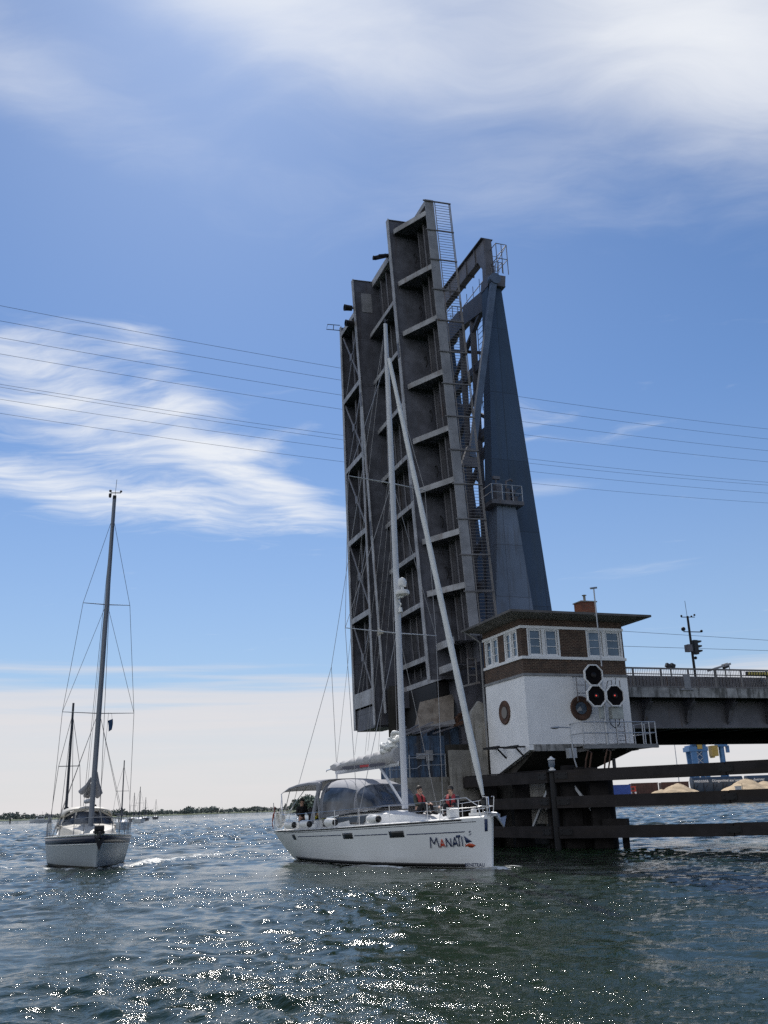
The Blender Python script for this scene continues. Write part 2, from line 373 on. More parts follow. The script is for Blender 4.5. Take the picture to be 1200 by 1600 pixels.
# ------------------------------------------------------------------ water
def wave_field(X, Y, r):
    rs = np.random.default_rng(11); Z = np.zeros_like(X)
    wind = R(250); dr = np.maximum(.0052 * r, .045)
    wx = np.zeros_like(X); wy = np.zeros_like(X)                      # slow wandering of the crests
    for i in range(10):
        lam = 4 + 14 * rs.random(); th = rs.random() * 2 * PI; k = 2 * PI / lam; ph = rs.random() * 6.28
        sn = np.sin(k * (X * math.cos(th) + Y * math.sin(th)) + ph) * lam * .018
        wx += sn * math.sin(ph * 3); wy += sn * math.cos(ph * 3)
    gust = np.zeros_like(X)
    for i in range(8):
        lam = 5 + 30 * rs.random(); th = rs.random() * 2 * PI; k = 2 * PI / lam
        gust += np.sin(k * (X * math.cos(th) + 1.6 * Y * math.sin(th)) + rs.random() * 6.28)
    gust = np.clip(1 + .22 * gust, .35, 1.8)
    XX = X + wx; YY = Y + wy
    for i in range(110):
        lam = .22 * (4.5 / .22) ** rs.random()
        th = wind + rs.normal() * R(38)
        k = 2 * PI / lam; ph = rs.random() * 2 * PI
        amp = .0042 * lam * (1.0 if lam < .8 else (.8 / lam) ** .75)
        att = np.clip(lam / (2.4 * dr) - .5, 0, 1)
        arg = k * (XX * math.cos(th) + YY * math.sin(th)) + ph
        s = np.sin(arg); Z += amp * att * (s + .3 * np.cos(2 * arg)) * (gust if lam < 1.6 else 1.0)
    fr_ = np.clip((r - 26) / 60, 0, 1); fr_ = fr_ * fr_ * (3 - 2 * fr_)  # rougher open water beyond the shelter of the bridge
    for i in range(46):
        lam = 1.1 * (5.0 / 1.1) ** rs.random(); th = wind + rs.normal() * R(48); k = 2 * PI / lam; ph = rs.random() * 2 * PI
        att = np.clip(lam / (2.4 * dr) - .5, 0, 1); arg = k * (XX * math.cos(th) + YY * math.sin(th)) + ph
        Z += .0062 * lam * fr_ * att * (np.sin(arg) + .3 * np.cos(2 * arg))
    return Z
foam_src = []     # (x, y, radius along, radius across, angle, strength)
def build_water():
    na = 760; ang = np.linspace(R(-34), R(34), na)
    rr = [7.0]
    while rr[-1] < 420: rr.append(rr[-1] * 1.0052)
    rr = np.array(rr); nr = len(rr)
    A, RR = np.meshgrid(ang, rr); X = RR * np.sin(A); Y = RR * np.cos(A)
    Z = wave_field(X, Y, RR)
    edge = np.minimum(1, np.minimum((A - ang[0]) / R(2), (ang[-1] - A) / R(2))) * np.clip((420 - RR) / 80, 0, 1) * np.clip((RR - 7) / 1.0, 0, 1)
    Z *= edge
    foam = np.zeros_like(X)
    for (fx, fy, ra, rb, th, st) in foam_src:
        c, s = math.cos(th), math.sin(th); dx = X - fx; dy = Y - fy
        q = ((dx * c + dy * s) / ra) ** 2 + ((-dx * s + dy * c) / rb) ** 2
        gz = np.exp(-q * 1.4); foam = np.maximum(foam, st * gz); Z += .05 * st * gz * edge
    V = np.stack([X.ravel(), Y.ravel(), Z.ravel()], 1)
    idx = np.arange(nr * na).reshape(nr, na)
    Q = np.stack([idx[:-1, :-1], idx[:-1, 1:], idx[1:, 1:], idx[1:, :-1]], -1).reshape(-1, 4)
    # the calm remainder: everything round the camera outside that sector, out to the horizon
    ex = []; ef = []; base = len(V)
    a_out = np.concatenate([[ang[-1]], np.linspace(R(34), R(326), 60)[1:-1], [ang[0] + 2 * PI]])
    ringr = [0.0, 3.5, 7.0, 30, 120, 420]
    vid = {}
    def vert(x, y):
        k = (round(x, 4), round(y, 4))
        if k not in vid: vid[k] = base + len(ex); ex.append((x, y, 0.0))
        return vid[k]
    for i in range(len(ringr) - 1):
        for j in range(len(a_out) - 1):
            q = [(ringr[i + p] * math.sin(a_out[j + t]), ringr[i + p] * math.cos(a_out[j + t])) for p, t in ((0, 0), (1, 0), (1, 1), (0, 1))]
            ids = []
            for x, y in q:
                t = vert(x, y)
                if t not in ids: ids.append(t)
            if len(ids) > 2: ef.append(tuple(ids))
    sect = np.linspace(ang[0], ang[-1], 96)
    for j in range(95):                                   # small wedge under the camera and the far sheet
        ids = [vert(0, 0), vert(7 * math.sin(sect[j + 1]), 7 * math.cos(sect[j + 1])), vert(7 * math.sin(sect[j]), 7 * math.cos(sect[j]))]; ef.append(tuple(ids))
    full = np.concatenate([sect, a_out[1:]])
    for r0, r1 in ((420, 900), (900, 2500), (2500, 9000)):
        for j in range(len(full) - 1):
            ef.append(tuple(vert(r_ * math.sin(full[j + t]), r_ * math.cos(full[j + t])) for r_, t in ((r0, 1), (r1, 1), (r1, 0), (r0, 0))))
    allv = np.concatenate([V, np.array(ex)]); nq = len(Q)
    me = bpy.data.meshes.new('water'); me.vertices.add(len(allv)); me.vertices.foreach_set('co', allv.ravel())
    loops = list(Q.ravel()); starts = list(range(0, nq * 4, 4)); tot = nq * 4
    for f in ef: starts.append(tot); loops += list(f); tot += len(f)
    me.loops.add(tot); me.loops.foreach_set('vertex_index', np.array(loops, dtype=np.int32))
    me.polygons.add(len(starts)); me.polygons.foreach_set('loop_start', np.array(starts, dtype=np.int32))
    me.update(calc_edges=True); me.validate()
    me.polygons.foreach_set('use_smooth', [True] * len(me.polygons))
    at_ = me.attributes.new('foam', 'FLOAT', 'POINT'); at_.data.foreach_set('value', np.concatenate([foam.ravel(), np.zeros(len(ex))]).astype(np.float32))
    ow = me.attributes.new('open_water', 'FLOAT', 'POINT'); q_ = np.clip((np.hypot(allv[:, 0], allv[:, 1]) - 22) / 70, 0, 1); ow.data.foreach_set('value', (q_ * q_ * (3 - 2 * q_)).astype(np.float32))
    o = bpy.data.objects.new('water', me); C.objects.link(o); tag(o, kind='structure')
    m = bpy.data.materials.new('harbour_water'); m.use_nodes = True; m.node_tree.nodes.clear(); g = NT(m.node_tree)
    out = g.n('ShaderNodeOutputMaterial'); p = g.n('ShaderNodeBsdfPrincipled'); g.L.new(p.outputs[0], out.inputs[0])
    co = g.n('ShaderNodeTexCoord').outputs['Object']
    fo = g.n('ShaderNodeAttribute', attribute_name='foam').outputs['Fac']
    fn = g.noise(co, 5.5, 6, .65); fk = g.sm(g.m('ADD', fo, g.m('MULTIPLY', g.m('SUBTRACT', fn, .5), 2.6)), .46, .86)
    base = g.mix(g.sm(g.noise(co, .12, 3, .5), .35, .65), (.008, .020, .006, 1), (.009, .021, .009, 1))
    g.put(p.inputs['Base Color'], g.mix(fk, base, (.72, .73, .70, 1)))
    g.put(p.inputs['Roughness'], g.m('ADD', .06, g.m('MULTIPLY', fk, .5))); p.inputs['IOR'].default_value = 1.333
    gust = g.sm(g.noise(g.map(co, (.6, 1.3, 1)), .11, 3, .55), .35, .7, .3, 1.5)
    h = g.m('ADD', g.m('MULTIPLY', g.noise(g.map(co, (1.0, 1.5, 1), (0, 0, R(15))), 2.6, 4, .6, .4), .052),
            g.m('MULTIPLY', g.noise(g.map(co, (1.0, 1.35, 1), (0, 0, R(-12))), 8.5, 4, .65, .3), .016))
    far = g.n('ShaderNodeAttribute', attribute_name='open_water').outputs['Fac']
    hf = g.m('ADD', g.m('MULTIPLY', g.noise(g.map(co, (1.0, 1.2, 1), (0, 0, R(18))), .8, 3, .5, .3), .30), g.m('MULTIPLY', g.noise(g.map(co, (1.0, 1.2, 1), (0, 0, R(-20))), 2.2, 3, .55), .07))
    h = g.m('ADD', h, g.m('MULTIPLY', hf, far))
    b = g.n('ShaderNodeBump'); b.inputs['Strength'].default_value = 1.0; b.inputs['Distance'].default_value = 1.0
    g.put(b.inputs['Height'], g.m('MULTIPLY', h, gust)); g.L.new(b.outputs[0], p.inputs['Normal'])
    me.materials.append(m)
    return o

# ------------------------------------------------------------------ bridge frame: u along the bridge, w across it (away), z up
BA = R(20); U = Vector((math.cos(BA), math.sin(BA), 0)); W = Vector((-math.sin(BA), math.cos(BA), 0)); Z = Vector((0, 0, 1))
O = Vector((6.614, 46.0, 0))
def hp(u, w, z): return O + U * u + W * w + Z * z
def HB(): return MB()
hroot = lambda u, w, z: tuple(hp(u, w, z))

# ------------------------------------------------------------------ control house
H = thing('control_house', 'bridge control house with dark brick window storey over white plaster base', 'control house', hroot(2.95, 2.2, 3.0))
def hb(name, m, fnlist, parent=None, **k):
    b = MB()
    for f in fnlist: f(b)
    return b.build(name, m, parent or H, local=False, **k)
HU, HW = 5.9, 4.4
bx = lambda a, b_, c: (lambda m: m.box(hp, a, b_, c))
hb('plaster_base', M['plaster'], [bx((0, HU), (0, HW), (4.68, 7.97)),
   lambda m: m.prism([hp(0.0, .02, 4.68), hp(0.0, .02, 4.42), hp(0.0, HW, 3.2), hp(0.0, HW, 4.68)], U * .25)])
hb('base_slab', M['slab'], [bx((.26, HU + .02), (-.03, HW), (4.36, 4.678))])
hop = MB()                                     # corbelled underside running back to the pier
T_ = [hp(.26, .05, 4.355), hp(HU, .05, 4.355), hp(HU, HW, 4.355), hp(.26, HW, 4.355)]
B_ = [hp(.26, 2.9, 3.1), hp(3.9, 2.9, 3.1), hp(3.9, HW, 3.1), hp(.26, HW, 3.1)]
hop.add(T_ + B_, [(0, 1, 2, 3), (7, 6, 5, 4), (0, 4, 5, 1), (1, 5, 6, 2), (2, 6, 7, 3), (3, 7, 4, 0)])
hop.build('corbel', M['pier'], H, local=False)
hb('ledge', M['ledge'], [bx((-.05, HU + .05), (-.05, HW), (7.972, 8.09))])
brk = [bx((0.0, HU), (0.0, HW), (8.092, 8.80))]
brk.append(bx((0.0, HU), (0.0, HW), (10.47, 10.80)))
for a, b_ in ((.002, .33), (2.16, 3.72), (5.82, HU - .002)): brk.append(bx((a, b_), (.001, .3), (8.94, 10.33)))
for a, b_ in ((.301, .46), (2.02, 2.62 - .0), (4.2, HW - .001)):
    if a < 1: brk.append(bx((.001, .3), (a, b_), (8.94, 10.33)))
    else: brk.append(bx((.001, .3), (a - .12 if a < 3 else a, b_), (8.94, 10.33)))
brk.append(bx((HU - .3, HU - .001), (.301, HW), (8.94, 10.33)))
brk.append(bx((.3, HU - .3), (HW - .3, HW), (8.94, 10.33)))
hb('brick_storey', M['brick'], brk)
hb('sill_band', M['trim'], [bx((-.06, HU + .06), (-.06, HW), (8.802, 8.938))])
hb('lintel_band', M['trim'], [bx((-.04, HU + .04), (-.04, HW), (10.332, 10.468))])
hb('room_back', M['blind'], [bx((.32, HU - .32), (1.6, 1.66), (8.94, 10.33))])
def window(u0, u1, face, tilt=0.0):
    fn = (lambda a, d_, z: hp(a, d_, z)) if face == 'front' else (lambda a, d_, z: hp(d_, a, z))
    f = MB(); t = .085
    z0, z1 = 8.94, 10.33
    f.box(fn, (u0, u0 + t), (.0, .14), (z0, z1)); f.box(fn, (u1 - t, u1), (.0, .14), (z0, z1))
    f.box(fn, (u0 + t, u1 - t), (.002, .138), (z0, z0 + .07)); f.box(fn, (u0 + t, u1 - t), (.002, .138), (z1 - .05, z1))
    f.box(fn, (u0 + t + .05, u0 + t + .1), (.04, .12), (z0 + .07, z1 - .05)); f.box(fn, (u1 - t - .1, u1 - t - .05), (.04, .12), (z0 + .07, z1 - .05))
    f.box(fn, (u0 + t + .1, u1 - t - .1), (.04, .12), (z0 + .07, z0 + .13)); f.box(fn, (u0 + t + .1, u1 - t - .1), (.04, .12), (z1 - .11, z1 - .05))
    for k in (1, 2):
        zz = z0 + .13 + (z1 - z0 - .24) * k / 3; f.box(fn, (u0 + t + .1, u1 - t - .1), (.055, .085), (zz - .014, zz + .014))
    fr = f.build('window', M['trim'], H, local=False)
    p = MB(); p.box(fn, (u0 + t + .1, u1 - t - .1), (.09, .1), (z0 + .13, z1 - .11)); p.build('pane', M['glass'], fr, local=False)
for a, b_ in ((.33, 1.245), (1.25, 2.16), (3.72, 4.765), (4.77, 5.82)): window(a, b_, 'front')
for a, b_ in ((.46, 1.175), (1.18, 1.895), (2.62, 3.405), (3.41, 4.2)): window(a, b_, 'side')
rf = MB()                                       # low hipped roof with wide sloping eaves
ro = [(-.9, -.8), (7.25, -.8), (7.25, 5.2), (-.9, 5.2)]; ri = [(0, 0), (HU, 0), (HU, HW), (0, HW)]; rt = [(1.4, 1.5), (4.9, 1.5), (4.9, 3.0), (1.4, 3.0)]
rv = [hp(a, b_, 10.802) for a, b_ in ri] + [hp(a, b_, 10.99) for a, b_ in ro] + [hp(a, b_, 11.10) for a, b_ in ro] + [hp(a, b_, 11.5) for a, b_ in rt]
rF = [(3, 2, 1, 0)]; rM = [0]
for k in range(3):
    for j in range(4):
        rF.append((k * 4 + j, k * 4 + (j + 1) % 4, k * 4 + 4 + (j + 1) % 4, k * 4 + 4 + j)); rM.append(0 if k < 1 else 1)
rF.append((12, 13, 14, 15)); rM.append(1)
rf.v = [tuple(x) for x in rv]; rf.f = rF; rf.mi = rM
roof_o = rf.build('roof', [M['roofu'], M['roof']], H, local=False, smooth=False)
ch = MB(); ch.box(hp, (4.85, 5.75), (1.9, 2.7), (11.15, 12.28)); cho = ch.build('chimney', M['redbrick'], H, local=False)
ch = MB(); ch.box(hp, (4.80, 5.80), (1.85, 2.75), (12.282, 12.34)); ch.tube(hp(5.3, 2.3, 12.34), hp(5.3, 2.3, 12.7), .07); ch.lathe(hp(5.3, 2.3, 12.7), Z, [(.02, 0), (.13, .01), (.13, .04), (.02, .07)], 10)
ch.build('chimney_cap', M['conc'], cho, local=False)
for fn, c0, r0 in ((lambda a, d_, z: hp(d_, a, z), (2.32, 6.41), .60), (lambda a, d_, z: hp(a, d_, z), (3.03, 6.40), .60)):
    ctr = fn(c0[0], -.0, c0[1]); axis = fn(c0[0], -1, c0[1]) - ctr
    b = MB(); b.lathe(ctr + axis * -.02, axis, [(r0 * .6, .02), (r0, .021), (r0, .07), (r0 * .93, .10), (r0 * .55, .055), (r0 * .52, .03)], 40)
    po = b.build('porthole', M['rust'], H, local=False)
    b = MB(); b.lathe(ctr, axis, [(r0 * .50, .0), (r0 * .50, .052)], 32); b.build('pane', M['dglass'] if c0[0] < 3 else M['glass'], po, local=False)
b = MB(); b.path([hp(-.85, 4.9, 11.0), hp(-.5, 4.75, 10.75), hp(-.1, 4.5, 10.35), hp(-.08, 4.5, 7), hp(-.08, 4.5, 4.7)], .055, 8); b.build('downpipe', M['ledge'], H, local=False)
b = MB()
for w0, w1, zz in ((.15, 1.6, 4.62), (2.2, 3.9, 4.72)):     # brackets below the left face
    b.bar(hp(-.55, w0, zz), hp(-.55, w1, zz), .12, .1); b.bar(hp(-.02, w0 + .3, zz - .02), hp(-.6, w0 + .3, zz - .02), .08, .08); b.bar(hp(-.02, w0 + .3, zz - .55), hp(-.5, w0 + .3, zz - .06), .07, .07)
    b.bar(hp(-.02, w1 - .3, zz - .02), hp(-.6, w1 - .3, zz - .02), .08, .08)
b.build('bracket', M['dark'], H, local=False)
b = MB(); b.tube(hp(3.84, -.98, 8.35), hp(3.84, -.98, 12.3), .035); b.tube(hp(3.64, -.98, 12.3), hp(4.02, -.98, 12.36), .05); b.bar(hp(3.84, -.98, 10.95), hp(3.84, -.78, 10.95), .06)
b.build('antenna_pole', M['galv'], H, local=False)
b = MB(); b.tube(hp(5.2, .9, 3.0), hp(5.2, .9, 4.3), .09); b.build('support_post', M['tsteel'], H, local=False)
# service platform with its railing and ladders
P = MB(); P.box(hp, (2.25, 6.45), (-1.25, -.05), (4.50, 4.56)); P.bar(hp(2.25, -1.2, 4.45), hp(6.45, -1.2, 4.45), .1, .14); P.bar(hp(6.45, -1.2, 4.47), hp(6.45, 1.6, 4.47), .1, .12)
P.box(hp, (5.94, 6.45), (-.05, 1.6), (4.50, 4.56))
for u_ in (2.6, 4.0, 5.4): P.bar(hp(u_, -1.2, 4.4), hp(u_, .0, 4.38), .12, .1); P.bar(hp(u_, -1.0, 4.38), hp(u_, .0, 4.38 - .02), .1, .18)
pf = P.build('platform', M['ledge'], H, local=False)
P = MB()
for u_ in (2.3, 2.95, 4.2, 4.85, 5.65, 6.05, 6.4): P.tube(hp(u_, -1.2, 4.56), hp(u_, -1.2, 5.62), .03)
for w_ in (-.3, .6, 1.55): P.tube(hp(6.4, w_, 4.56), hp(6.4, w_, 5.62), .03)
for z_ in (5.1, 5.62): P.path([hp(2.3, 0, z_), hp(2.3, -1.2, z_), hp(6.4, -1.2, z_), hp(6.4, 1.55, z_), hp(6.0, 1.55, z_)], .026)
P.build('platform_railing', M['galv'], H, local=False)
P = MB()
for u_ in (4.72, 5.2): P.tube(hp(u_, -.35, 4.56), hp(u_, -.35, 7.75), .024)
for k in range(13): P.tube(hp(4.72, -.35, 4.8 + k * .22), hp(5.2, -.35, 4.8 + k * .22), .014)
for u_ in (2.7, 3.2): P.tube(hp(u_, -.35, 6.7), hp(u_, -.35, 7.9), .022); P.tube(hp(u_, -.35, 7.9), hp(u_, -.0, 7.95), .022)
for z_ in (7.1, 7.5, 7.9): P.tube(hp(2.7, -.35, z_), hp(3.2, -.35, z_), .016)
P.path([hp(4.5, -.1, 7.2), hp(4.5, -.35, 7.7), hp(5.0, -.35, 7.85), hp(5.0, -.1, 7.2)], .02)
P.build('ladder', M['rail'], H, local=False)
# three octagonal ship signals on one post
S = thing('ship_signal', 'cluster of three white rimmed octagonal ship signals on post before control house', 'signal light', hroot(3.72, -1.25, 4.56))
b = MB(); b.tube(hp(3.72, -1.0, 4.56), hp(3.72, -1.0, 7.9), .085, 12); b.bar(hp(3.05, -1.02, 7.85), hp(3.75, -1.02, 7.85), .08); b.bar(hp(3.05, -1.02, 6.87), hp(4.35, -1.02, 6.87), .08)
b.build('post', M['galv'], S, local=False)
for (cu, cz, lit) in ((3.12, 7.86, 0), (3.17, 6.855, 1), (4.22, 6.87, 1)):
    oc = lambda rad, wv: [hp(cu + rad * math.cos(R(22.5 + 45 * k)), wv, cz + rad * math.sin(R(22.5 + 45 * k))) for k in range(8)]
    b = MB(); b.cur = 0; b.prism(oc(.50, -1.27), W * .05); b.cur = 1
    rows = [oc(.56, -1.22), oc(.56, -1.34), oc(.50, -1.34), oc(.50, -1.24)]
    b.grid(rows, True)
    so_ = b.build('signal_lamp', [M['disc'], M['trim']], S, local=False, smooth=False)
    b = MB(); b.lathe(hp(cu, -1.275, cz), -W, [(.14, 0), (.14, .04), (.10, .05), (.05, .06)], 20); b.build('lens', M['clearlens'], so_, local=False)
    if lit: b = MB(); b.ball(hp(cu - .03, -1.325, cz + .01), .04); b.build('bulb', M['redlamp'], so_, local=False)
b = MB(); b.box(hp, (4.05, 4.7), (-1.15, -.85), (5.78, 6.36)); b.box(hp, (3.45, 3.62), (-1.1, -.9), (5.8, 6.36)); b.build('control_box', mat('box_grey', (.40, .43, .42), .6), S, local=False)
b = MB(); b.path([hp(3.9, -1.1, 5.8), hp(3.92, -1.15, 5.5), hp(4.15, -1.15, 5.33), hp(4.4, -1.15, 5.5), hp(4.45, -1.1, 5.78)], .025); b.build('cable', M['black'], S, local=False)
# bent lamp on the fender walkway and lantern on the fender post
Lm = thing('lamp_post', 'slim grey bent arm lamp post beside white control house base', 'lamp', hroot(1.46, -1.5, 2.9))
b = MB(); b.path([hp(1.75, -1.5, 2.9), hp(1.5, -1.5, 3.9), hp(1.46, -1.5, 4.5), hp(1.44, -1.5, 5.33), hp(.75, -1.5, 5.36)], .035); b.build('pole', M['galv'], Lm, local=False)
b = MB(); b.ball((0, 0, 0), .12, 12, 8, (1, 1, .5)); hv = hp(.6, -1.5, 5.33); b.v = [tuple(hv + U * (p[0] * 1.9) + W * p[1] + Z * p[2]) for p in b.v]; b.build('lamp_head', M['galv'], Lm, local=False)
b = MB(); b.box(hp, (1.3, 1.7), (-1.45, -1.15), (3.95, 4.4)); b.build('junction_box', M['galv'], Lm, local=False)

# ------------------------------------------------------------------ bascule leaves
LT = hp(-1.5, 5.6, 39.08)
def leaf_frame(lean, org):
    V = Z * math.cos(lean) - U * math.sin(lean); D = U * math.cos(lean) + Z * math.sin(lean)
    return (lambda d_, w_, v_: org + D * d_ + W * w_ + V * v_), D, V
lp, LD, LV = leaf_frame(R(2.81), LT)
L1 = thing('bascule_leaf', 'nearer raised bascule leaf with deep plate girders, side brackets and railing', 'drawbridge', tuple(lp(0, 5, -30)))
def lb(name, m, fs, root, **k):
    b = MB()
    for f in fs: f(b)
    return b.build(name, m, root, local=False, **k)
def lx(fn, a, b_, c): return lambda m: m.box(fn, a, b_, c)
BV = [-.95, -4.84, -8.42, -12.09, -15.75, -18.97, -22.13, -25.28]
lb('deck_plate', M['web'], [lx(lp, (.42, .50), (.06, 10.95), (-29.6, -.02))], L1)
lb('fascia', M['fascia'], [lx(lp, (-.03, .55), (-.06, .045), (-28.2, 0))] + [lx(lp, (.02, .2), (-.075, -.061), (v_ - .12, v_ + .12)) for v_ in BV[1:]], L1)
lb('end_beam', M['flange'], [lx(lp, (.0, .41), (.05, 2.55), (-.35, -.02)), lx(lp, (-.1, .41), (2.86, 10.2), (-.35, -.02)), lx(lp, (-.14, -.101), (2.86, 10.2), (-.45, .06))], L1)
for wg, vb in ((2.7, -30.2), (10.35, -31.3)):
    go = lb('main_girder', M['web'], [lx(lp, (-1.6, .41), (wg - .03, wg + .03), (vb, 0))] + [lx(lp, (-1.59, .40), (wg - .045, wg - .0305), (v_ - .03, v_ + .03)) for v_ in BV] + [lx(lp, (-1.58, .4), (wg - .16, wg - .0465), (v_ - 2.0 - .008, v_ - 2.0 + .008)) for v_ in []], L1)
    lb('flange', M['flange'], [lx(lp, (-1.645, -1.601), (wg - .20, wg + .20), (vb, .03)), lx(lp, (-1.601, .41), (wg - .12, wg + .12), (.0005, .03))], go)
    for v_ in (-9.5, -19): lb('splice_plate', M['web'], [lx(lp, (-1.665, -1.646), (wg - .16, wg + .16), (v_ - .5, v_ + .5))], go)
lb('patch_plate', M['fascia'], [lx(lp, (-1.05, -.25), (10.29, 10.318), (-2.55, -1.0))], L1)
rb = []
for w_ in (.95, 1.85, 3.6, 4.7, 5.8, 6.9, 8.0, 9.1):
    rb += [lx(lp, (.14, .419), (w_ - .012, w_ + .012), (-29.4, -.4)), lx(lp, (.11, .139), (w_ - .07, w_ + .07), (-29.4, -.4))]
lb('stringer', M['rib'], rb, L1)
for v_ in BV:                                          # tapering side brackets
    b = MB(); b.prism([lp(.415, .06, v_ - .012), lp(0, .06, v_ - .012), lp(-1.18, 2.2, v_ - .012), lp(-1.3, 2.66, v_ - .012), lp(.415, 2.66, v_ - .012)], LV * .024)
    bo = b.build('side_bracket', M['web'], L1, local=False)
    b = MB(); pr = [(.0, .05), (-1.17, 2.2), (-1.3, 2.49)]
    for (d0, w0), (d1, w1) in zip(pr[:-1], pr[1:]): b.prism([lp(d0, w0, v_ - .17), lp(d1, w1, v_ - .17), lp(d1, w1, v_ + .17), lp(d0, w0, v_ + .17)], LD * -.035)
    b.build('flange', M['flange'], bo, local=False)
for v_ in BV[:-1]:
    b = MB(); b.path([lp(.05, 2.62, v_ - 1.5), lp(.0, 2.3, v_ - 1.55), lp(.05, 2.25, v_ - 2.0), lp(-.02, 2.35, v_ - 2.3)], .035, 6); b.build('cable_hook', M['dark'], L1, local=False)
for v_ in (-28.4, -29.75):
    b = MB(); b.box(lp, (-1.0, .41), (.06, 2.66), (v_ - .012, v_ + .012)); bo = b.build('side_bracket', M['web'], L1, local=False)
    b = MB(); b.box(lp, (-1.04, -1.001), (.05, 2.49), (v_ - .2, v_ + .2)); b.build('flange', M['flange'], bo, local=False)
for v_ in [-4.5, -8.2, -12.0, -15.6, -18.9, -22.1, -25.3, -28.6, -30.0]:
    b = MB(); b.box(lp, (-.57, .41), (2.74, 10.31), (v_ - .015, v_ + .015)); bo = b.build('floor_beam', M['web'], L1, local=False)
    b = MB(); b.box(lp, (-.61, -.571), (2.74, 10.31), (v_ - .15, v_ + .15)); b.build('flange', M['flange'], bo, local=False)
    
tailp = MB(); tailp.box(lp, (.2, 2.6), (3.0, 10.0), (-34.5, -29.65)); tailp.box(lp, (-1.3, .15), (8.6, 10.25), (-31.2, -30.2)); tailp.build('tail_box', M['web'], L1, local=False)
rl = MB()                                              # near side walkway railing standing on the deck edge
for d_ in (.66, 1.66): rl.bar(lp(d_, .0, -28.3), lp(d_, .0, -.05), .05, .05)
rl.bar(lp(1.74, .0, -28.3), lp(1.74, .0, -.05), .07, .05)
v_ = -.3
while v_ > -28.2: rl.bar(lp(.66, 0, v_), lp(1.66, 0, v_), .022, .022); v_ -= .19
for k in range(14): rl.bar(lp(-.18, -.09, -.12 - k * 2.13), lp(1.74, -.09, -.12 - k * 2.13), .08, .07, up=LV)
rl.build('railing', M['rail'], L1, local=False)
rl = MB()
for d_ in (.66, 1.66): rl.bar(lp(d_, 10.9, -28.3), lp(d_, 10.9, -.05), .05, .05)
v_ = -.3
while v_ > -28.2: rl.bar(lp(.66, 10.9, v_), lp(1.66, 10.9, v_), .022, .022); v_ -= .19
rl.build('railing', M['rail'], L1, local=False)
b = MB(); b.bar(lp(.3, 6.9, 0), lp(.2, 6.9, 2.1), .07); b.bar(lp(.25, 6.9, .95), lp(.25, 6.2, .95), .05); b.bar(lp(.3, 6.2, 0), lp(.25, 6.2, .95), .05); b.build('end_post', M['rail'], L1, local=False)
b = MB(); b.bar(lp(.3, 6.6, .06), lp(-.9, 6.6, -.18), .3, .14); b.bar(lp(-.3, 6.6, -.05), lp(-1.15, 6.6, -.36), .2, .24); b.lathe(lp(-1.1, 6.6, -.36), -LD, [(.02, 0), (.14, .02), (.16, .2), (.1, .22)], 14); b.build('clearance_lamp', M['dark'], L1, local=False)
for v_ in (-2.1, -3.35):
    b = MB(); b.bar(lp(-1.2, 10.62, v_), lp(-2.0, 10.62, v_ - .05), .1); b.lathe(lp(-2.0, 10.62, v_ - .05), -LD, [(.05, -.3), (.2, -.28), (.22, .1), (.25, .3), (.2, .3), (.18, .1)], 16); b.build('navigation_lamp', M['black'], L1, local=False)

L2T = LT + LD * (-1.07) + LV * (-1.13) + LD * 1.65
lq, QD, QV = leaf_frame(R(.9), L2T)
L2 = thing('bascule_leaf', 'farther raised bascule leaf with open cross bracing at the left edge', 'drawbridge', tuple(lq(0, 13.5, -30)))
lb('deck_plate', M['web'], [lx(lq, (.42, .5), (11.2, 15.9), (-30.6, -.1))], L2)
for wg in (11.35, 15.5):
    go = lb('main_girder', M['web'], [lx(lq, (-1.6, .41), (wg - .03, wg + .03), (-30.9, 0))] + [lx(lq, (-1.59, .4), (wg - .045, wg - .0305), (v_ - .03, v_ + .03)) for v_ in (-3.7, -9.2, -14.7, -20.2, -25.6)], L2)
    lb('flange', M['flange'], [lx(lq, (-1.645, -1.601), (wg - .19, wg + .19), (-30.9, .03))], go)
QB = [-.7, -6.5, -12.1, -17.7, -23.4, -29.0]
for i, v_ in enumerate(QB):
    b = MB(); b.box(lq, (-1.59, .41), (11.39, 15.46), (v_ - .015, v_ + .015)); bo = b.build('floor_beam', M['web'], L2, local=False)
    hh = .19 if i < 5 else .5
    b = MB(); b.box(lq, (-1.64, -1.595), (11.55, 15.3), (v_ - hh, v_ + hh)); b.build('flange', M['flange'], bo, local=False)
b = MB()
for w_ in (12.6, 14.1): b.box(lq, (-1.1, -1.0), (w_ - .1, w_ + .1), (-30, -.4)); b.box(lq, (-.999, .41), (w_ - .012, w_ + .012), (-30, -.4))
b.build('stringer', M['rib'], L2, local=False)
b = MB()
for v0, v1 in zip(QB[:-1], QB[1:]):
    b.bar(lq(-1.5, 15.3, v0 - .3), lq(-1.5, 11.6, v1 + .3), .16, .05, up=QD); b.bar(lq(-1.42, 11.6, v0 - .3), lq(-1.42, 15.3, v1 + .3), .16, .05, up=QD)
    b.box(lq, (-1.56, -1.5), (13.2, 13.7), ((v0 + v1) / 2 - .25, (v0 + v1) / 2 + .25))
b.build('cross_bracing', M['rib'], L2, local=False)
b = MB(); b.path([lq(-1.6, 15.7, -.15), lq(-2.7, 15.7, -.2), lq(-2.6, 15.7, .25), lq(-1.6, 15.7, .3)], .03, 6); b.bar(lq(-2.15, 15.7, -.18), lq(-2.1, 15.7, .28), .05); b.build('marker_frame', M['dark'], L2, local=False)
b = MB(); b.box(lq, (-1.5, .3), (11.6, 15.4), (-31.0, -29.6)); b.build('counter_panel', M['web'], L2, local=False)

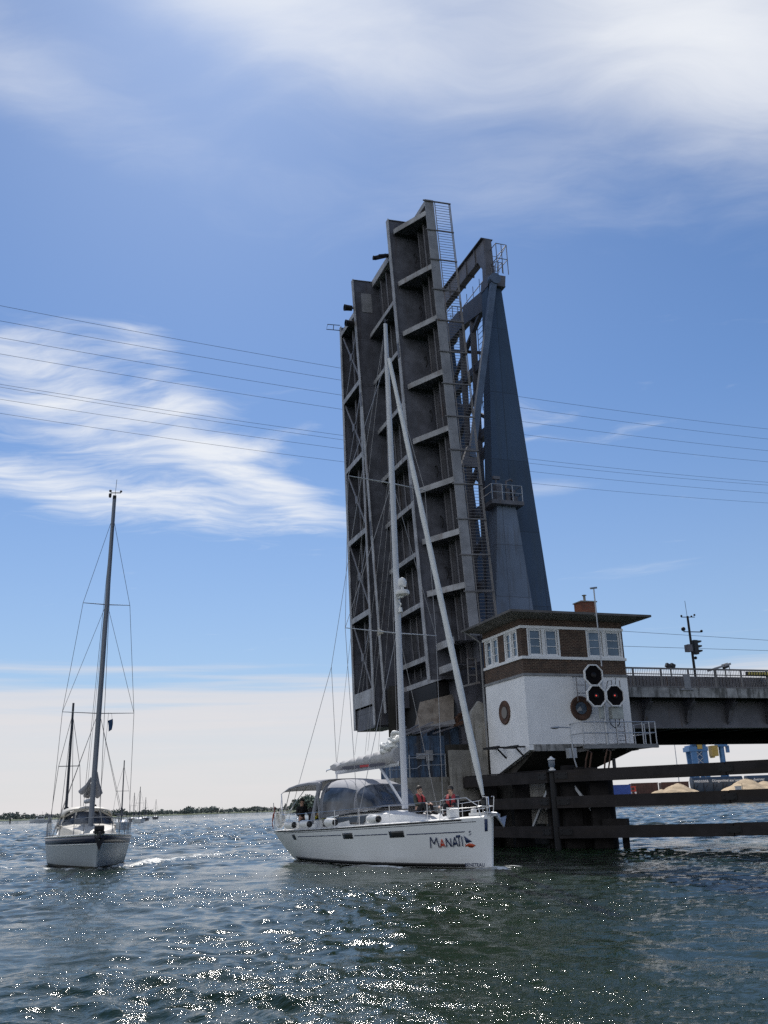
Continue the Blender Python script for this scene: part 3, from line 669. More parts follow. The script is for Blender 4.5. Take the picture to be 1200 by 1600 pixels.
# ------------------------------------------------------------------ tower
TW = thing('bridge_tower', 'slate blue tapered steel lifting tower standing behind the control house', 'tower', hroot(4.5, 12, 4))
def frus(m, u0, u1, w0, w1, z0, U0, U1, W0, W1, z1):
    a = [hp(u0, w0, z0), hp(u1, w0, z0), hp(u1, w1, z0), hp(u0, w1, z0), hp(U0, W0, z1), hp(U1, W0, z1), hp(U1, W1, z1), hp(U0, W1, z1)]
    m.add(a, [(3, 2, 1, 0), (4, 5, 6, 7), (0, 1, 5, 4), (1, 2, 6, 5), (2, 3, 7, 6), (3, 0, 4, 7)])
for w0 in (8.3, 16.4):
    b = MB(); frus(b, 2.45, 7.35, w0, w0 + 1.2, 5.0, 3.98, 5.0, w0 + .05, w0 + .95, 35.3); lo = b.build('tower_leg', M['tower'], TW, local=False)
    b = MB(); frus(b, 3.95, 5.2, w0 - .15, w0 + 1.1, 35.302, 4.05, 5.3, w0 - .15, w0 + 1.1, 36.2); b.bar(hp(3.9, w0 - .17, 35.35), hp(5.2, w0 - .17, 35.35), .07); b.build('leg_cap', M['tsteel'], lo, local=False)
    b = MB(); b.prism([hp(4.15, w0 + .5, 36.0), hp(4.85, w0 + .5, 36.0), hp(4.75, w0 + .5, 39.35), hp(4.25, w0 + .5, 39.35)], W * .55); b.build('head_post', M['tsteel'], lo, local=False)
b = MB(); b.prism([hp(4.2, 8.9, 39.4), hp(4.2, 17.3, 39.4), hp(4.2, 17.3, 38.2), hp(4.2, 10.0, 38.2), hp(4.2, 9.2, 37.0), hp(4.2, 8.9, 36.6)], U * .5)
for w_ in (10.3, 11.8, 13.3, 14.8): b.box(hp, (4.12, 4.78), (w_ - .05, w_ + .05), (38.15, 39.45))
b.box(hp, (4.0, 4.9), (8.85, 17.35), (39.402, 39.46)); b.build('top_beam', M['tsteel'], TW, local=False)
b = MB()
b.prism([hp(4.0, 9.3, 35.5), hp(4.0, 12.4, 36.0), hp(4.0, 12.4, 35.5), hp(4.0, 13.2, 35.5), hp(4.0, 13.2, 36.1), hp(4.0, 16.4, 36.1), hp(4.0, 16.4, 34.6), hp(4.0, 12.6, 34.6), hp(4.0, 9.3, 34.0)], U * .45)
b.build('cross_beam', M['tsteel'], TW, local=False)
for zz in (30.6, 25.6, 20.6, 15.6):
    b = MB(); b.bar(hp(4.3, 9.3, zz), hp(4.3, 16.4, zz), .5, .55); b.build('cross_beam', M['tsteel'], TW, local=False)
b = MB()
for z0, z1 in ((34.6, 30.8), (30.4, 25.8), (25.4, 20.8), (20.4, 15.8), (15.4, 10)):
    b.bar(hp(4.2, 9.3, z0), hp(4.2, 16.4, z1), .3, .22); b.bar(hp(4.5, 16.4, z0), hp(4.5, 9.3, z1), .3, .22)
b.bar(hp(4.3, 11.6, 35.0), hp(4.0, 11.6, 10), .55, .4); b.bar(hp(4.3, 13.4, 35.0), hp(4.0, 13.4, 10), .55, .4)
b.build('bracing', M['tsteel'], TW, local=False)
b = MB(); b.bar(hp(4.15, 7.75, 35.4), hp(1.35, 7.1, 22.2), .4, .3, up=W); b.lathe(hp(4.2, 7.5, 35.5), W, [(.02, 0), (.4, .02), (.4, .5), (.02, .52)], 20); b.build('operating_rod', M['strut'], TW, local=False)
b = MB(); b.prism([hp(.6, 7.0, 21.6), hp(1.7, 7.0, 21.6), hp(1.6, 7.0, 22.9), hp(1.1, 7.0, 22.9)], W * .3); b.build('rod_bracket', M['tsteel'], TW, local=False)
b = MB()
def cage(m, u0, u1, w0, w1, z0, z1, r=.03, mid=True):
    for z_ in ((z0 + z1) / 2, z1) if mid else (z1,): m.path([hp(u0, w0, z_), hp(u1, w0, z_), hp(u1, w1, z_), hp(u0, w1, z_), hp(u0, w0, z_)], r, 6)
    for u_ in (u0, (u0 + u1) / 2, u1):
        for w_ in (w0, w1): m.tube(hp(u_, w_, z0), hp(u_, w_, z1), r, 6)
cage(b, 4.6, 5.4, 7.9, 9.4, 36.2, 38.5); b.tube(hp(4.6, 7.9, 37.0), hp(5.4, 7.9, 38.5), .03, 6); cage(b, 4.5, 5.0, 8.0, 8.6, 36.3, 37.1, .025, False)
cage(b, 5.0, 5.9, 16.3, 17.6, 36.2, 38.4)
for z_ in (37.2, 37.9): b.tube(hp(5.3, 9.4, z_), hp(5.5, 16.3, z_), .03, 6)
for k in range(6): b.tube(hp(5.35, 10 + k * 1.1, 36.3), hp(5.35, 10 + k * 1.1, 38.4), .025, 6)
for w_ in (11.1, 12.3):
    b.tube(hp(5.0, w_, 28), hp(5.0, w_, 36), .03, 6)
for k in range(20): b.tube(hp(5.0, 11.1, 28.2 + k * .4), hp(5.0, 12.3, 28.2 + k * .4), .02, 6)
b.box(hp, (4.9, 5.7), (9.4, 16.3), (36.1, 36.18)); b.build('cage_railing', M['rail'], TW, local=False)
b = MB(); frus(b, 1.75, 5.35, 7.0, 8.25, 6.5, 2.85, 4.12, 7.08, 8.2, 19.25)
pl = b.build('machinery_pedestal', M['plinth'], TW, local=False)
b = MB(); b.box(hp, (2.35, 4.5), (6.7, 8.25), (19.252, 19.5)); b.build('balcony', M['tsteel'], pl, local=False)
b = MB()
for z_ in (20.0, 20.5): b.path([hp(2.4, 8.25, z_), hp(2.4, 6.75, z_), hp(4.45, 6.75, z_), hp(4.45, 8.25, z_)], .03, 6)
for u_ in (2.4, 3.1, 3.8, 4.45): b.tube(hp(u_, 6.75, 19.5), hp(u_, 6.75, 20.5), .03, 6)
b.build('balcony_railing', M['galv'], pl, local=False)
b = MB(); b.box(hp, (2.9, 3.3), (7.1, 7.6), (19.5, 20.7)); b.tube(hp(3.0, 7.3, 20.7), hp(3.0, 7.3, 21.1), .06); b.bar(hp(2.8, 7.3, 21.1), hp(3.25, 7.3, 21.1), .2); b.tube(hp(3.7, 7.2, 19.5), hp(3.7, 7.2, 20.4), .16); b.lathe(hp(3.9, 7.2, 20.2), U, [(.02, 0), (.2, .02), (.2, .25), (.02, .3)], 12)
b.path([hp(3.6, 7.2, 20.4), hp(3.65, 7.2, 20.9), hp(3.95, 7.2, 21.05), hp(4.1, 7.2, 20.95)], .07, 8); b.box(hp, (4.0, 4.3), (7.1, 7.5), (19.5, 19.95)); b.build('winch_gear', M['tsteel'], pl, local=False)

# ------------------------------------------------------------------ pier, machinery housing
PR = thing('bridge_pier', 'dark stained concrete bridge pier with timber faced foot under the tower', 'pier', hroot(2, 9, -2))
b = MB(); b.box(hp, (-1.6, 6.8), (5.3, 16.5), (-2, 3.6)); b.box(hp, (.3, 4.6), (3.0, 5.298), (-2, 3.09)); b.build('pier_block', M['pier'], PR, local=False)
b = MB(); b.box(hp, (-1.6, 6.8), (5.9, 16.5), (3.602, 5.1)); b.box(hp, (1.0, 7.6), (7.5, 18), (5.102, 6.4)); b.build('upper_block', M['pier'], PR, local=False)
b = MB(); b.prism([hp(-1.95, 4.9, 2.2), hp(-.3, 4.9, 2.2), hp(-.32, 4.9, 4.72), hp(-2.0, 4.9, 4.75)], W * .38); b.prism([hp(-.95, 4.62, 3.2), hp(-.02, 4.62, 3.2), hp(-.02, 4.62, 7.1), hp(-.35, 4.62, 7.25), hp(-.8, 4.62, 6.7), hp(-.95, 4.62, 5.2)], W * .27); b.build('wing_wall', M['conc'], PR, local=False)
b = MB(); b.box(hp, (.6, 1.5), (2.9, 2.999), (1.5, 2.9)); b.box(hp, (2.2, 3.3), (2.85, 2.999), (.3, 2.6)); b.box(hp, (-1.5, 0), (4.2, 4.3), (.4, 1.4)); b.build('facing_panel', M['conc'], PR, local=False)
MH = thing('machinery_housing', 'shabby blue panelled machinery housing beneath the raised leaf', 'housing', hroot(-2.8, 7.5, 3.6))
b = MB(); b.box(hp, (-3.75, -1.61), (6.6, 9.6), (3.45, 5.6)); b.box(hp, (-4.1, -3.76), (6.9, 9.6), (3.45, 5.1)); b.build('wall', M['bluepaint'], MH, local=False)
b = MB()
for k in range(7): u_ = -3.74 + k * .34; b.box(hp, (u_, u_ + .07), (6.54, 6.598), (3.45, 5.57))
b.box(hp, (-3.77, -1.6), (6.52, 6.539), (4.55, 4.62)); b.build('panel_rib', M['bluepaint'], MH, local=False)
b = MB(); b.box(hp, (-2.75, -2.35), (6.48, 6.53), (4.3, 4.85)); b.box(hp, (-3.3, -2.8), (6.5, 6.535), (4.4, 4.7)); b.build('loose_panel', M['fascia'], MH, local=False)
b = MB(); b.box(hp, (-4.7, -1.2), (6.2, 9.7), (3.2, 3.448)); b.box(hp, (-5.0, -1.62), (6.0, 9.79), (-2.0, 3.198)); b.build('footing', M['conc'], MH, local=False)
b = MB()
for z_ in (3.95, 4.5): b.path([hp(-5.0, 6.25, z_ - .1), hp(-3.4, 6.25, z_ - .05), hp(-3.2, 6.25, z_ + .1), hp(-1.7, 6.25, z_ + .12)], .025, 6)
for u_ in (-4.9, -3.8, -2.7, -1.75): b.tube(hp(u_, 6.25, 3.3), hp(u_, 6.25, 4.6), .025, 6)
b.build('railing', M['galv'], MH, local=False)
b = MB(); b.box(hp, (-1.6, .6), (9.0, 10), (5.102, 6.3)); b.box(hp, (-3.4, -2.0), (9.62, 12), (3.45, 5.4)); b.build('rear_wall', M['bluepaint'], MH, local=False)
b = MB()
for k in range(5): b.bar(hp(-4.5 + k * .6, 6.9, 5.75), hp(-3.4 + k * .7, 7.6, 6.15 + .1 * (k % 2)), .1, .08)
b.bar(hp(-4.6, 6.4, 5.4), hp(-2.3, 6.4, 6.3), .14, .1); b.bar(hp(-3.9, 6.5, 5.9), hp(-.9, 6.9, 6.2), .12, .1); b.build('roof_rafter', M['rib'], MH, local=False)
FP = thing('tilted_deck_flap', 'tilted brown weathered deck flap hanging over the blue housing', 'deck flap', hroot(-1.5, 8.6, 6))
b = MB(); a0, a1, a2, a3 = hp(-2.7, 8.3, 5.95), hp(-.25, 8.3, 6.5), hp(.35, 9.5, 8.1), hp(-1.8, 9.5, 7.6)
b.prism([a0, a1, a2, a3], (a1 - a0).cross(a3 - a0).normalized() * .16); b.build('flap_plate', M['flap'], FP, local=False)
b = MB(); b.bar(a0 - W * .1, a1 - W * .1, .22, .26); b.bar((a0 + a1) / 2 - W * .12, (a3 + a2) / 2 - W * .12, .03, .03); b.build('edge_beam', M['fascia'], FP, local=False)
b = MB(); b.bar(a1 + U * .05, hp(.9, 8.9, 7.3), .2, .25); b.bar(a1 + Z * -.2, hp(.8, 8.4, 6.6), .15, .2); b.build('hinge_arm', M['rust'], FP, local=False)
b = MB(); b.box(hp, (-.6, 2.4), (9.7, 16.3), (6.3, 8.9)); b.build('pit_wall', M['dark'], PR, local=False)
b = MB(); b.bar(hp(-2.2, 12.6, 3), hp(-2.2, 12.6, 9.0), .6, .6); b.bar(hp(-1.2, 15.5, 3), hp(-1.2, 15.5, 9.2), .7, .7); b.box(hp, (-2.9, -1.62), (9.8, 12.9), (-2, 3.3)); b.build('support_column', M['pier'], PR, local=False)
b = MB(); b.bar(hp(-.9, 5.2, 8.1), hp(.0, 5.2, 8.3), .3, .1); 
for u_ in (-.6, -.1): b.tube(hp(u_, 5.2, 8.2), hp(u_, 5.2, 9.6), .04, 6)
for z_ in (8.7, 9.15, 9.6): b.tube(hp(-.6, 5.2, z_), hp(-.1, 5.2, z_), .03, 6)
b.build('landing_railing', M['rail'], PR, local=False)

# ------------------------------------------------------------------ fixed approach span
AS = thing('approach_span', 'fixed grey steel approach span with railing running right from control house', 'bridge span', hroot(18, 9, 5.5))
sb = lambda a, b_, c: (lambda m: m.box(hp, a, b_, c))
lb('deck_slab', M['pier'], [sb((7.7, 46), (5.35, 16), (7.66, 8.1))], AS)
lb('edge_beam', M['slab'], [sb((8.3 + k * 2.0, 8.3 + k * 2.0 + 1.97), (5.2, 5.349), (7.60, 8.16)) for k in range(18)], AS)
lb('parapet', M['rib'], [sb((8.3, 46), (6.2, 6.3), (8.1, 8.98))] + [sb((8.3 + k * .24, 8.34 + k * .24), (6.13, 6.198), (8.1, 8.97)) for k in range(155)], AS)
b = MB()
for k in range(20): b.bar(hp(8.0 + k * 1.92, 5.27, 7.7), hp(8.0 + k * 1.92, 5.27, 9.26), .09, .09)
b.bar(hp(7.5, 5.27, 9.28), hp(46, 5.27, 9.28), .1, .09); b.bar(hp(7.5, 5.27, 8.95), hp(46, 5.27, 8.95), .05, .05); b.bar(hp(7.5, 5.27, 8.22), hp(46, 5.27, 8.22), .06, .06)
for k in range(318): b.bar(hp(7.6 + k * .12, 5.27, 8.22), hp(7.6 + k * .12, 5.27, 9.24), .02, .02)
b.build('railing', M['rail'], AS, local=False)
b = MB()
for k in range(20): b.bar(hp(8.5 + k * 1.92, 15.9, 8.1), hp(8.5 + k * 1.92, 15.9, 9.2), .08)
b.bar(hp(8, 15.9, 9.2), hp(46, 15.9, 9.2), .09); b.build('railing', M['rail'], AS, local=False)
for wg, z0 in ((6.6, 6.0), (14.6, 5.55)):
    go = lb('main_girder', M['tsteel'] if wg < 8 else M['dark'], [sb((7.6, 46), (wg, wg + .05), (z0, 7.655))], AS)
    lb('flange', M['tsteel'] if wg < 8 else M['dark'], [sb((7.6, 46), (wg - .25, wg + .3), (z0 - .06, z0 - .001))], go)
for k in range(12):
    u_ = 11.2 + 3.0 * k; b = MB(); b.prism([hp(u_ - .04, 5.5, 7.64), hp(u_ - .04, 6.58, 7.64), hp(u_ - .04, 6.58, 6.15), hp(u_ - .04, 6.35, 6.35), hp(u_ - .04, 6.1, 6.95), hp(u_ - .04, 5.7, 7.35)], U * .08)
    b.bar(hp(u_, 6.36, 6.3), hp(u_, 6.1, 6.95), .3, .04, up=W); b.bar(hp(u_, 6.1, 6.95), hp(u_, 5.6, 7.4), .3, .04, up=W); b.build('side_bracket', M['tsteel'], AS, local=False)
lb('underside_beam', M['dark'], [sb((8 + 2.0 * k, 8.15 + 2.0 * k), (6.7, 14.5), (6.2, 7.6)) for k in range(19)], AS)
lb('abutment', M['pier'], [sb((40, 46), (5.4, 16), (-2, 5.4))], AS)
b = MB(); b.bar(hp(17.9, 5.15, 9.05), hp(19.8, 5.15, 9.05), .1, .24); b.cur = 1
for k in range(9): b.bar(hp(18.03 + k * .2, 5.085, 8.98), hp(18.11 + k * .2, 5.085, 9.14), .03, .09)
b.build('warning_panel', [M['black'], mat('yellow_tick', (.55, .45, .12), .6)], AS, local=False)
b = MB(); b.box(hp, (13.3, 13.75), (5.12, 5.2), (8.1, 8.95)); b.bar(hp(13.0, 5.15, 8.05), hp(13.9, 5.15, 8.05), .06); b.build('white_gate', M['fascia'], AS, local=False)
SM = thing('signal_mast', 'black mast with traffic light and crossarms rising above the approach span', 'mast', hroot(16.4, 8, 8.1))
b = MB(); b.tube(hp(16.4, 8, 8.1), hp(16.4, 8, 13.1), .09, 10, .07); b.tube(hp(16.37, 8, 13.1), hp(16.35, 8, 14.1), .014, 6); b.build('pole', M['dark'], SM, local=False)
b = MB(); b.tube(hp(15.9, 8, 13.02), hp(16.95, 8, 13.06), .025); b.tube(hp(15.95, 8, 12.08), hp(17.3, 8, 12.1), .03)
for u_, z_, r_ in ((15.93, 13.1, .07), (16.7, 13.1, .06), (16.95, 13.2, .07), (17.33, 12.16, .09), (15.95, 12.25, .14)): b.ball(hp(u_, 8, z_), r_, 10, 6)
b.build('crossarm', M['dark'], SM, local=False)
b = MB(); b.box(hp, (16.52, 16.82), (7.85, 8.15), (10.65, 11.55)); so_ = b.build('traffic_light', M['black'], SM, local=False)
for z_ in (10.8, 11.1, 11.4): b = MB(); b.prism([hp(16.82, 7.87, z_ - .05), hp(16.82, 7.87, z_ + .13), hp(17.12, 7.87, z_ + .13), hp(17.12, 7.87, z_ + .04), hp(16.95, 7.87, z_ - .02)], W * .26); b.build('visor', M['black'], so_, local=False)
b = MB(); b.box(hp, (16.0, 16.32), (7.8, 8.2), (10.8, 11.25)); b.build('cabinet', M['tsteel'], SM, local=False); b = MB(); b.ball(hp(16.6, 8, 10.42), .1); b.build('camera', M['dark'], SM, local=False)
FL = thing('floodlight', 'double floodlight pointing down above the span railing near control house', 'floodlight', hroot(14.6, 8, 8.1))
b = MB(); b.bar(hp(14.6, 8, 8.1), hp(14.6, 8, 9.9), .06); b.bar(hp(14.3, 8, 9.75), hp(14.95, 8, 9.75), .05); b.build('pole', M['dark'], FL, local=False)
for u_ in (14.45, 14.8): b = MB(); b.bar(hp(u_ - .15, 8, 9.95), hp(u_ + .12, 8, 9.83), .2, .24); b.build('lamp_head', M['black'], FL, local=False)
FL2 = thing('floodlight', 'single small floodlight above the span railing right of the mast', 'floodlight', hroot(18.75, 8, 8.1))
b = MB(); b.bar(hp(18.75, 8, 8.1), hp(18.75, 8, 9.8), .07); b.build('pole', M['dark'], FL2, local=False); b = MB(); b.bar(hp(18.65, 8, 9.9), hp(18.98, 8, 10.0), .26, .3); b.build('lamp_head', M['black'], FL2, local=False)
BG = thing('barrier_gate', 'lowered grey barrier arm beside the mast on the approach span', 'barrier', hroot(16.2, 5.6, 8.1))
b = MB(); b.bar(hp(15.5, 5.6, 9.25), hp(17.2, 5.6, 9.7), .14, .12); b.build('arm', M['flange'], BG, local=False); b = MB(); b.bar(hp(16.0, 5.6, 8.1), hp(16.0, 5.6, 9.4), .12); b.bar(hp(17.1, 5.6, 8.6), hp(17.1, 5.6, 9.7), .04); b.build('stand', M['rail'], BG, local=False)
bi = MB()
BK = thing('bicycle', 'bicycle leaning on the span railing at the right edge', 'bicycle', hroot(20.1, 5.7, 8.1))
for u_ in (19.75, 20.8):
    b = MB(); b.path([hp(u_ + .34 * math.cos(t), 5.7, 8.75 + .34 * math.sin(t)) for t in np.linspace(0, 2 * PI, 25)], .022, 6, caps=False); wo_ = b.build('wheel', M['black'], BK, local=False)
    b = MB()
    for t in np.linspace(0, PI, 8)[:-1]: b.tube(hp(u_ - .33 * math.cos(t), 5.7, 8.75 - .33 * math.sin(t)), hp(u_ + .33 * math.cos(t), 5.7, 8.75 + .33 * math.sin(t)), .004, 4)
    b.build('spokes', M['steel'], wo_, local=False)
b = MB(); b.path([hp(19.75, 5.7, 8.75), hp(20.2, 5.7, 9.2), hp(20.65, 5.7, 9.2), hp(20.8, 5.7, 8.75), hp(20.3, 5.7, 8.72), hp(20.2, 5.7, 9.3)], .02, 6); b.path([hp(20.3, 5.7, 8.72), hp(20.65, 5.7, 9.2), hp(20.6, 5.7, 9.45), hp(20.5, 5.45, 9.5)], .018, 6); b.build('frame', M['dark'], BK, local=False)
b = MB(); b.bar(hp(20.08, 5.7, 9.32), hp(20.32, 5.7, 9.34), .14, .06); b.build('saddle', M['black'], BK, local=False)

# ------------------------------------------------------------------ timber guide fenders
FC = at(872, 1300, 44.0); FC.z = 0
FR = (Vector((17.6, 38.0, 0)) - FC); FR.z = 0; FRd = FR.normalized()
FLv = (Vector((2.1, 53.5, 0)) - FC); FLd = FLv.normalized()
def fender(name, label, dirv, length, piles, extra):
    t = thing(name, label, 'fender', tuple(FC + dirv * (length / 2)))
    nr = Vector((-dirv.y, dirv.x, 0)); nr = nr if nr.y > 0 else -nr
    for z0, hgt, dp in ((.72, .50, .5), (2.00, .50, .5), (3.12, .52, .55)):
        b = MB(); p0 = FC + dirv * .12; n = max(1, round(length / 7.5))
        for k in range(n):
            a = p0 + dirv * (length * k / n + .02); e = p0 + dirv * (length * (k + 1) / n - .02); zz = Z * (z0 + .02 * ((k * 7) % 3 - 1))
            b.bar(a + zz + nr * (.02 * (k % 2)), e + zz, dp, hgt)
        b.build('beam', M['timber'], t, local=False)
        for k in range(n + 1):
            c_ = p0 + dirv * min(length - .3, length * k / n + (.35 if k == 0 else 0)) + Z * z0; b = MB(); b.bar(c_ - dirv * .3 - nr * (dp / 2 + .012), c_ + dirv * .3 - nr * (dp / 2 + .012), .02, hgt * .55)
            for q_ in (-.2, .2):
                for e_ in (-.08, .08): b.lathe(c_ + dirv * q_ + Z * e_ - nr * (dp / 2 + .022), -nr, [(.04, 0), (.04, .025), (.01, .03)], 8)
            b.build('joint_plate', M['dark'], t, local=False)
    for s_ in piles:
        b = MB(); q = FC + dirv * s_ + nr * .75
        b.bar(q - Z * 2.5, q + Z * 3.0, .8, .8); b.build('pile', M['pile'], t, local=False)
    return t, nr
fr, nr = fender('timber_fender', 'three railed dark timber guide fender stretching right across open water', FRd, 30, (.45, 1.75, 14.5, 22, 29), 0)
b = MB()
for s_, zt in ((.3, 3.6), (.9, 3.5), (1.4, 3.45), (2.05, 3.3)): b.tube(FC + FRd * s_ + nr * 1.1 - Z * 2, FC + FRd * s_ + nr * 1.1 + Z * zt, .32, 10)
b.build('pile_cluster', M['pile'], fr, local=False)
b = MB(); b.bar(FC + FRd * 2.0 + nr * .4 + Z * .95, FC + FRd * 3.1 + nr * .4 + Z * .95, .4, .55); b.bar(FC + FRd * 2.9 + nr * .5 - Z * .5, FC + FRd * 2.9 + nr * .5 + Z * .9, .25); b.build('spacer_block', M['pile'], fr, local=False)
b = MB()
for s_ in (1.2, 2.1):
    q = FC + FRd * s_ + nr * .9; b.path([q + Z * 3.2, q + Z * 3.8 + FRd * .1, q + Z * 4.2 + FRd * .25, q + Z * 4.1 + FRd * .4, q + Z * 3.3 + FRd * .2], .04, 6)
b.build('grab_handle', M['rust'], fr, local=False)
fl, nl = fender('timber_fender', 'dark timber guide fender running back left past the white yacht bow', FLd, 10.6, (.9, 3.5, 6.4, 9.6), 0)
b = MB()
for s_, l_, z_ in ((1.2, 2.0, 2.58), (1.5, 1.6, 1.35)): b.bar(FC + FLd * s_ + nl * .9 + Z * z_, FC + FLd * (s_ + l_) + nl * .9 + Z * z_, .1, .62)
b.build('concrete_plank', M['conc'], fl, local=False)
b = MB(); b.bar(FC + FLd * 2.6 + nl * .55 + Z * .8, FC + FLd * .9 + nl * .55 + Z * 2.9, .12); b.bar(FC + FLd * .8 + nl * .6 + Z * .2, FC + FLd * .8 + nl * .6 + Z * 2.8, .12); b.bar(FC + FRd * .6 + nr * .55 + Z * 2.9, FC + FRd * 1.9 + nr * .55 + Z * 1.0, .12); b.build('brace', M['galv'], fl, local=False)
b = MB(); b.bar(FC + FLd * .15 + Z * 3.4, FC + FLd * 9 + Z * 3.4, .3, .03); b.build('walkway_plank', M['timber'], fl, local=False)
b = MB(); b.tube(FC - Z * 2 - nr * .1, FC + Z * 3.30 - nr * .1, .15, 12)
FPo = thing('fender_post', 'black steel corner post joining both timber guide fenders', 'post', tuple(FC - Z * 2)); b.build('post', M['dark'], FPo, local=False)
b = MB(); b.lathe(FC + Z * 3.301 - nr * .1, Z, [(.24, 0), (.24, .03), (.2, .04), (.2, .07)], 12); b.build('cap', M['dark'], FPo, local=False)
LN = thing('lantern', 'small white navigation lantern on top of the fender corner post', 'lantern', tuple(FC + Z * 3.375 - nr * .1))
q = FC + Z * 3.372 - nr * .1
b = MB(); b.lathe(q, Z, [(.15, 0), (.15, .06), (.09, .08), (.09, .14)], 14); b.build('base', M['white'], LN, local=False)
b = MB(); b.lathe(q + Z * .141, Z, [(.13, 0), (.15, .12), (.15, .28), (.12, .32)], 14); b.build('lens', M['glass'], LN, local=False)
b = MB(); b.lathe(q + Z * .462, Z, [(.17, 0), (.17, .05), (.08, .1), (.03, .16)], 14); b.build('lid', M['white'], LN, local=False)

# ------------------------------------------------------------------ people (seated or standing figures grown from one skinned skeleton)
def skin_mesh(name, chains, m, parent, levels=1):
    """chains: list of [(x, y, z, r), ...]; points that coincide are shared"""
    vs = []; rs = []; es = []; key = {}
    def vid(p):
        k = (round(p[0], 4), round(p[1], 4), round(p[2], 4))
        if k not in key: key[k] = len(vs); vs.append(p[:3]); rs.append(p[3])
        return key[k]
    for c in chains:
        ids = [vid(p) for p in c]
        es += [(a, b_) for a, b_ in zip(ids[:-1], ids[1:])]
    me = bpy.data.meshes.new(name); me.from_pydata(vs, es, [])
    o = bpy.data.objects.new(name, me); C.objects.link(o); o.parent = parent; me.materials.append(m)
    mod = o.modifiers.new('skin', 'SKIN'); mod.use_smooth_shade = True
    sl_ = me.skin_vertices[0].data
    for i, r_ in enumerate(rs): sl_[i].radius = (r_, r_); sl_[i].use_root = (i == 0)
    sub = o.modifiers.new('sub', 'SUBSURF'); sub.levels = levels; sub.render_levels = levels
    return o
def hand_chains(wr, dirv, side, r=.010):
    """palm and five fingers; wr wrist point, dirv pointing direction"""
    wv = Vector(wr); dv = Vector(dirv).normalized(); sd = dv.cross(Vector((0, 0, 1))).normalized() * side; up = sd.cross(dv) * side
    palm = wv + dv * .05
    ch = [[(*wv, .026), (*palm, .030)]]
    for k, (off, ln) in enumerate(((-.027, .062), (-.009, .075), (.009, .082), (.027, .074))):
        a = palm + dv * .035 + sd * -off; b_ = a + dv * ln * .5 - up * .008; c_ = b_ + dv * ln * .3 - up * .022
        ch.append([(*palm, .030), (*a, r), (*b_, r * .95), (*c_, r * .8)])
    a = wv + dv * .03 + sd * .034; b_ = a + dv * .03 + sd * .022 - up * .005; c_ = b_ + dv * .028 + sd * .004 - up * .01
    ch.append([(*palm, .030), (*a, r * 1.2), (*b_, r * 1.1), (*c_, r * .9)])
    return ch
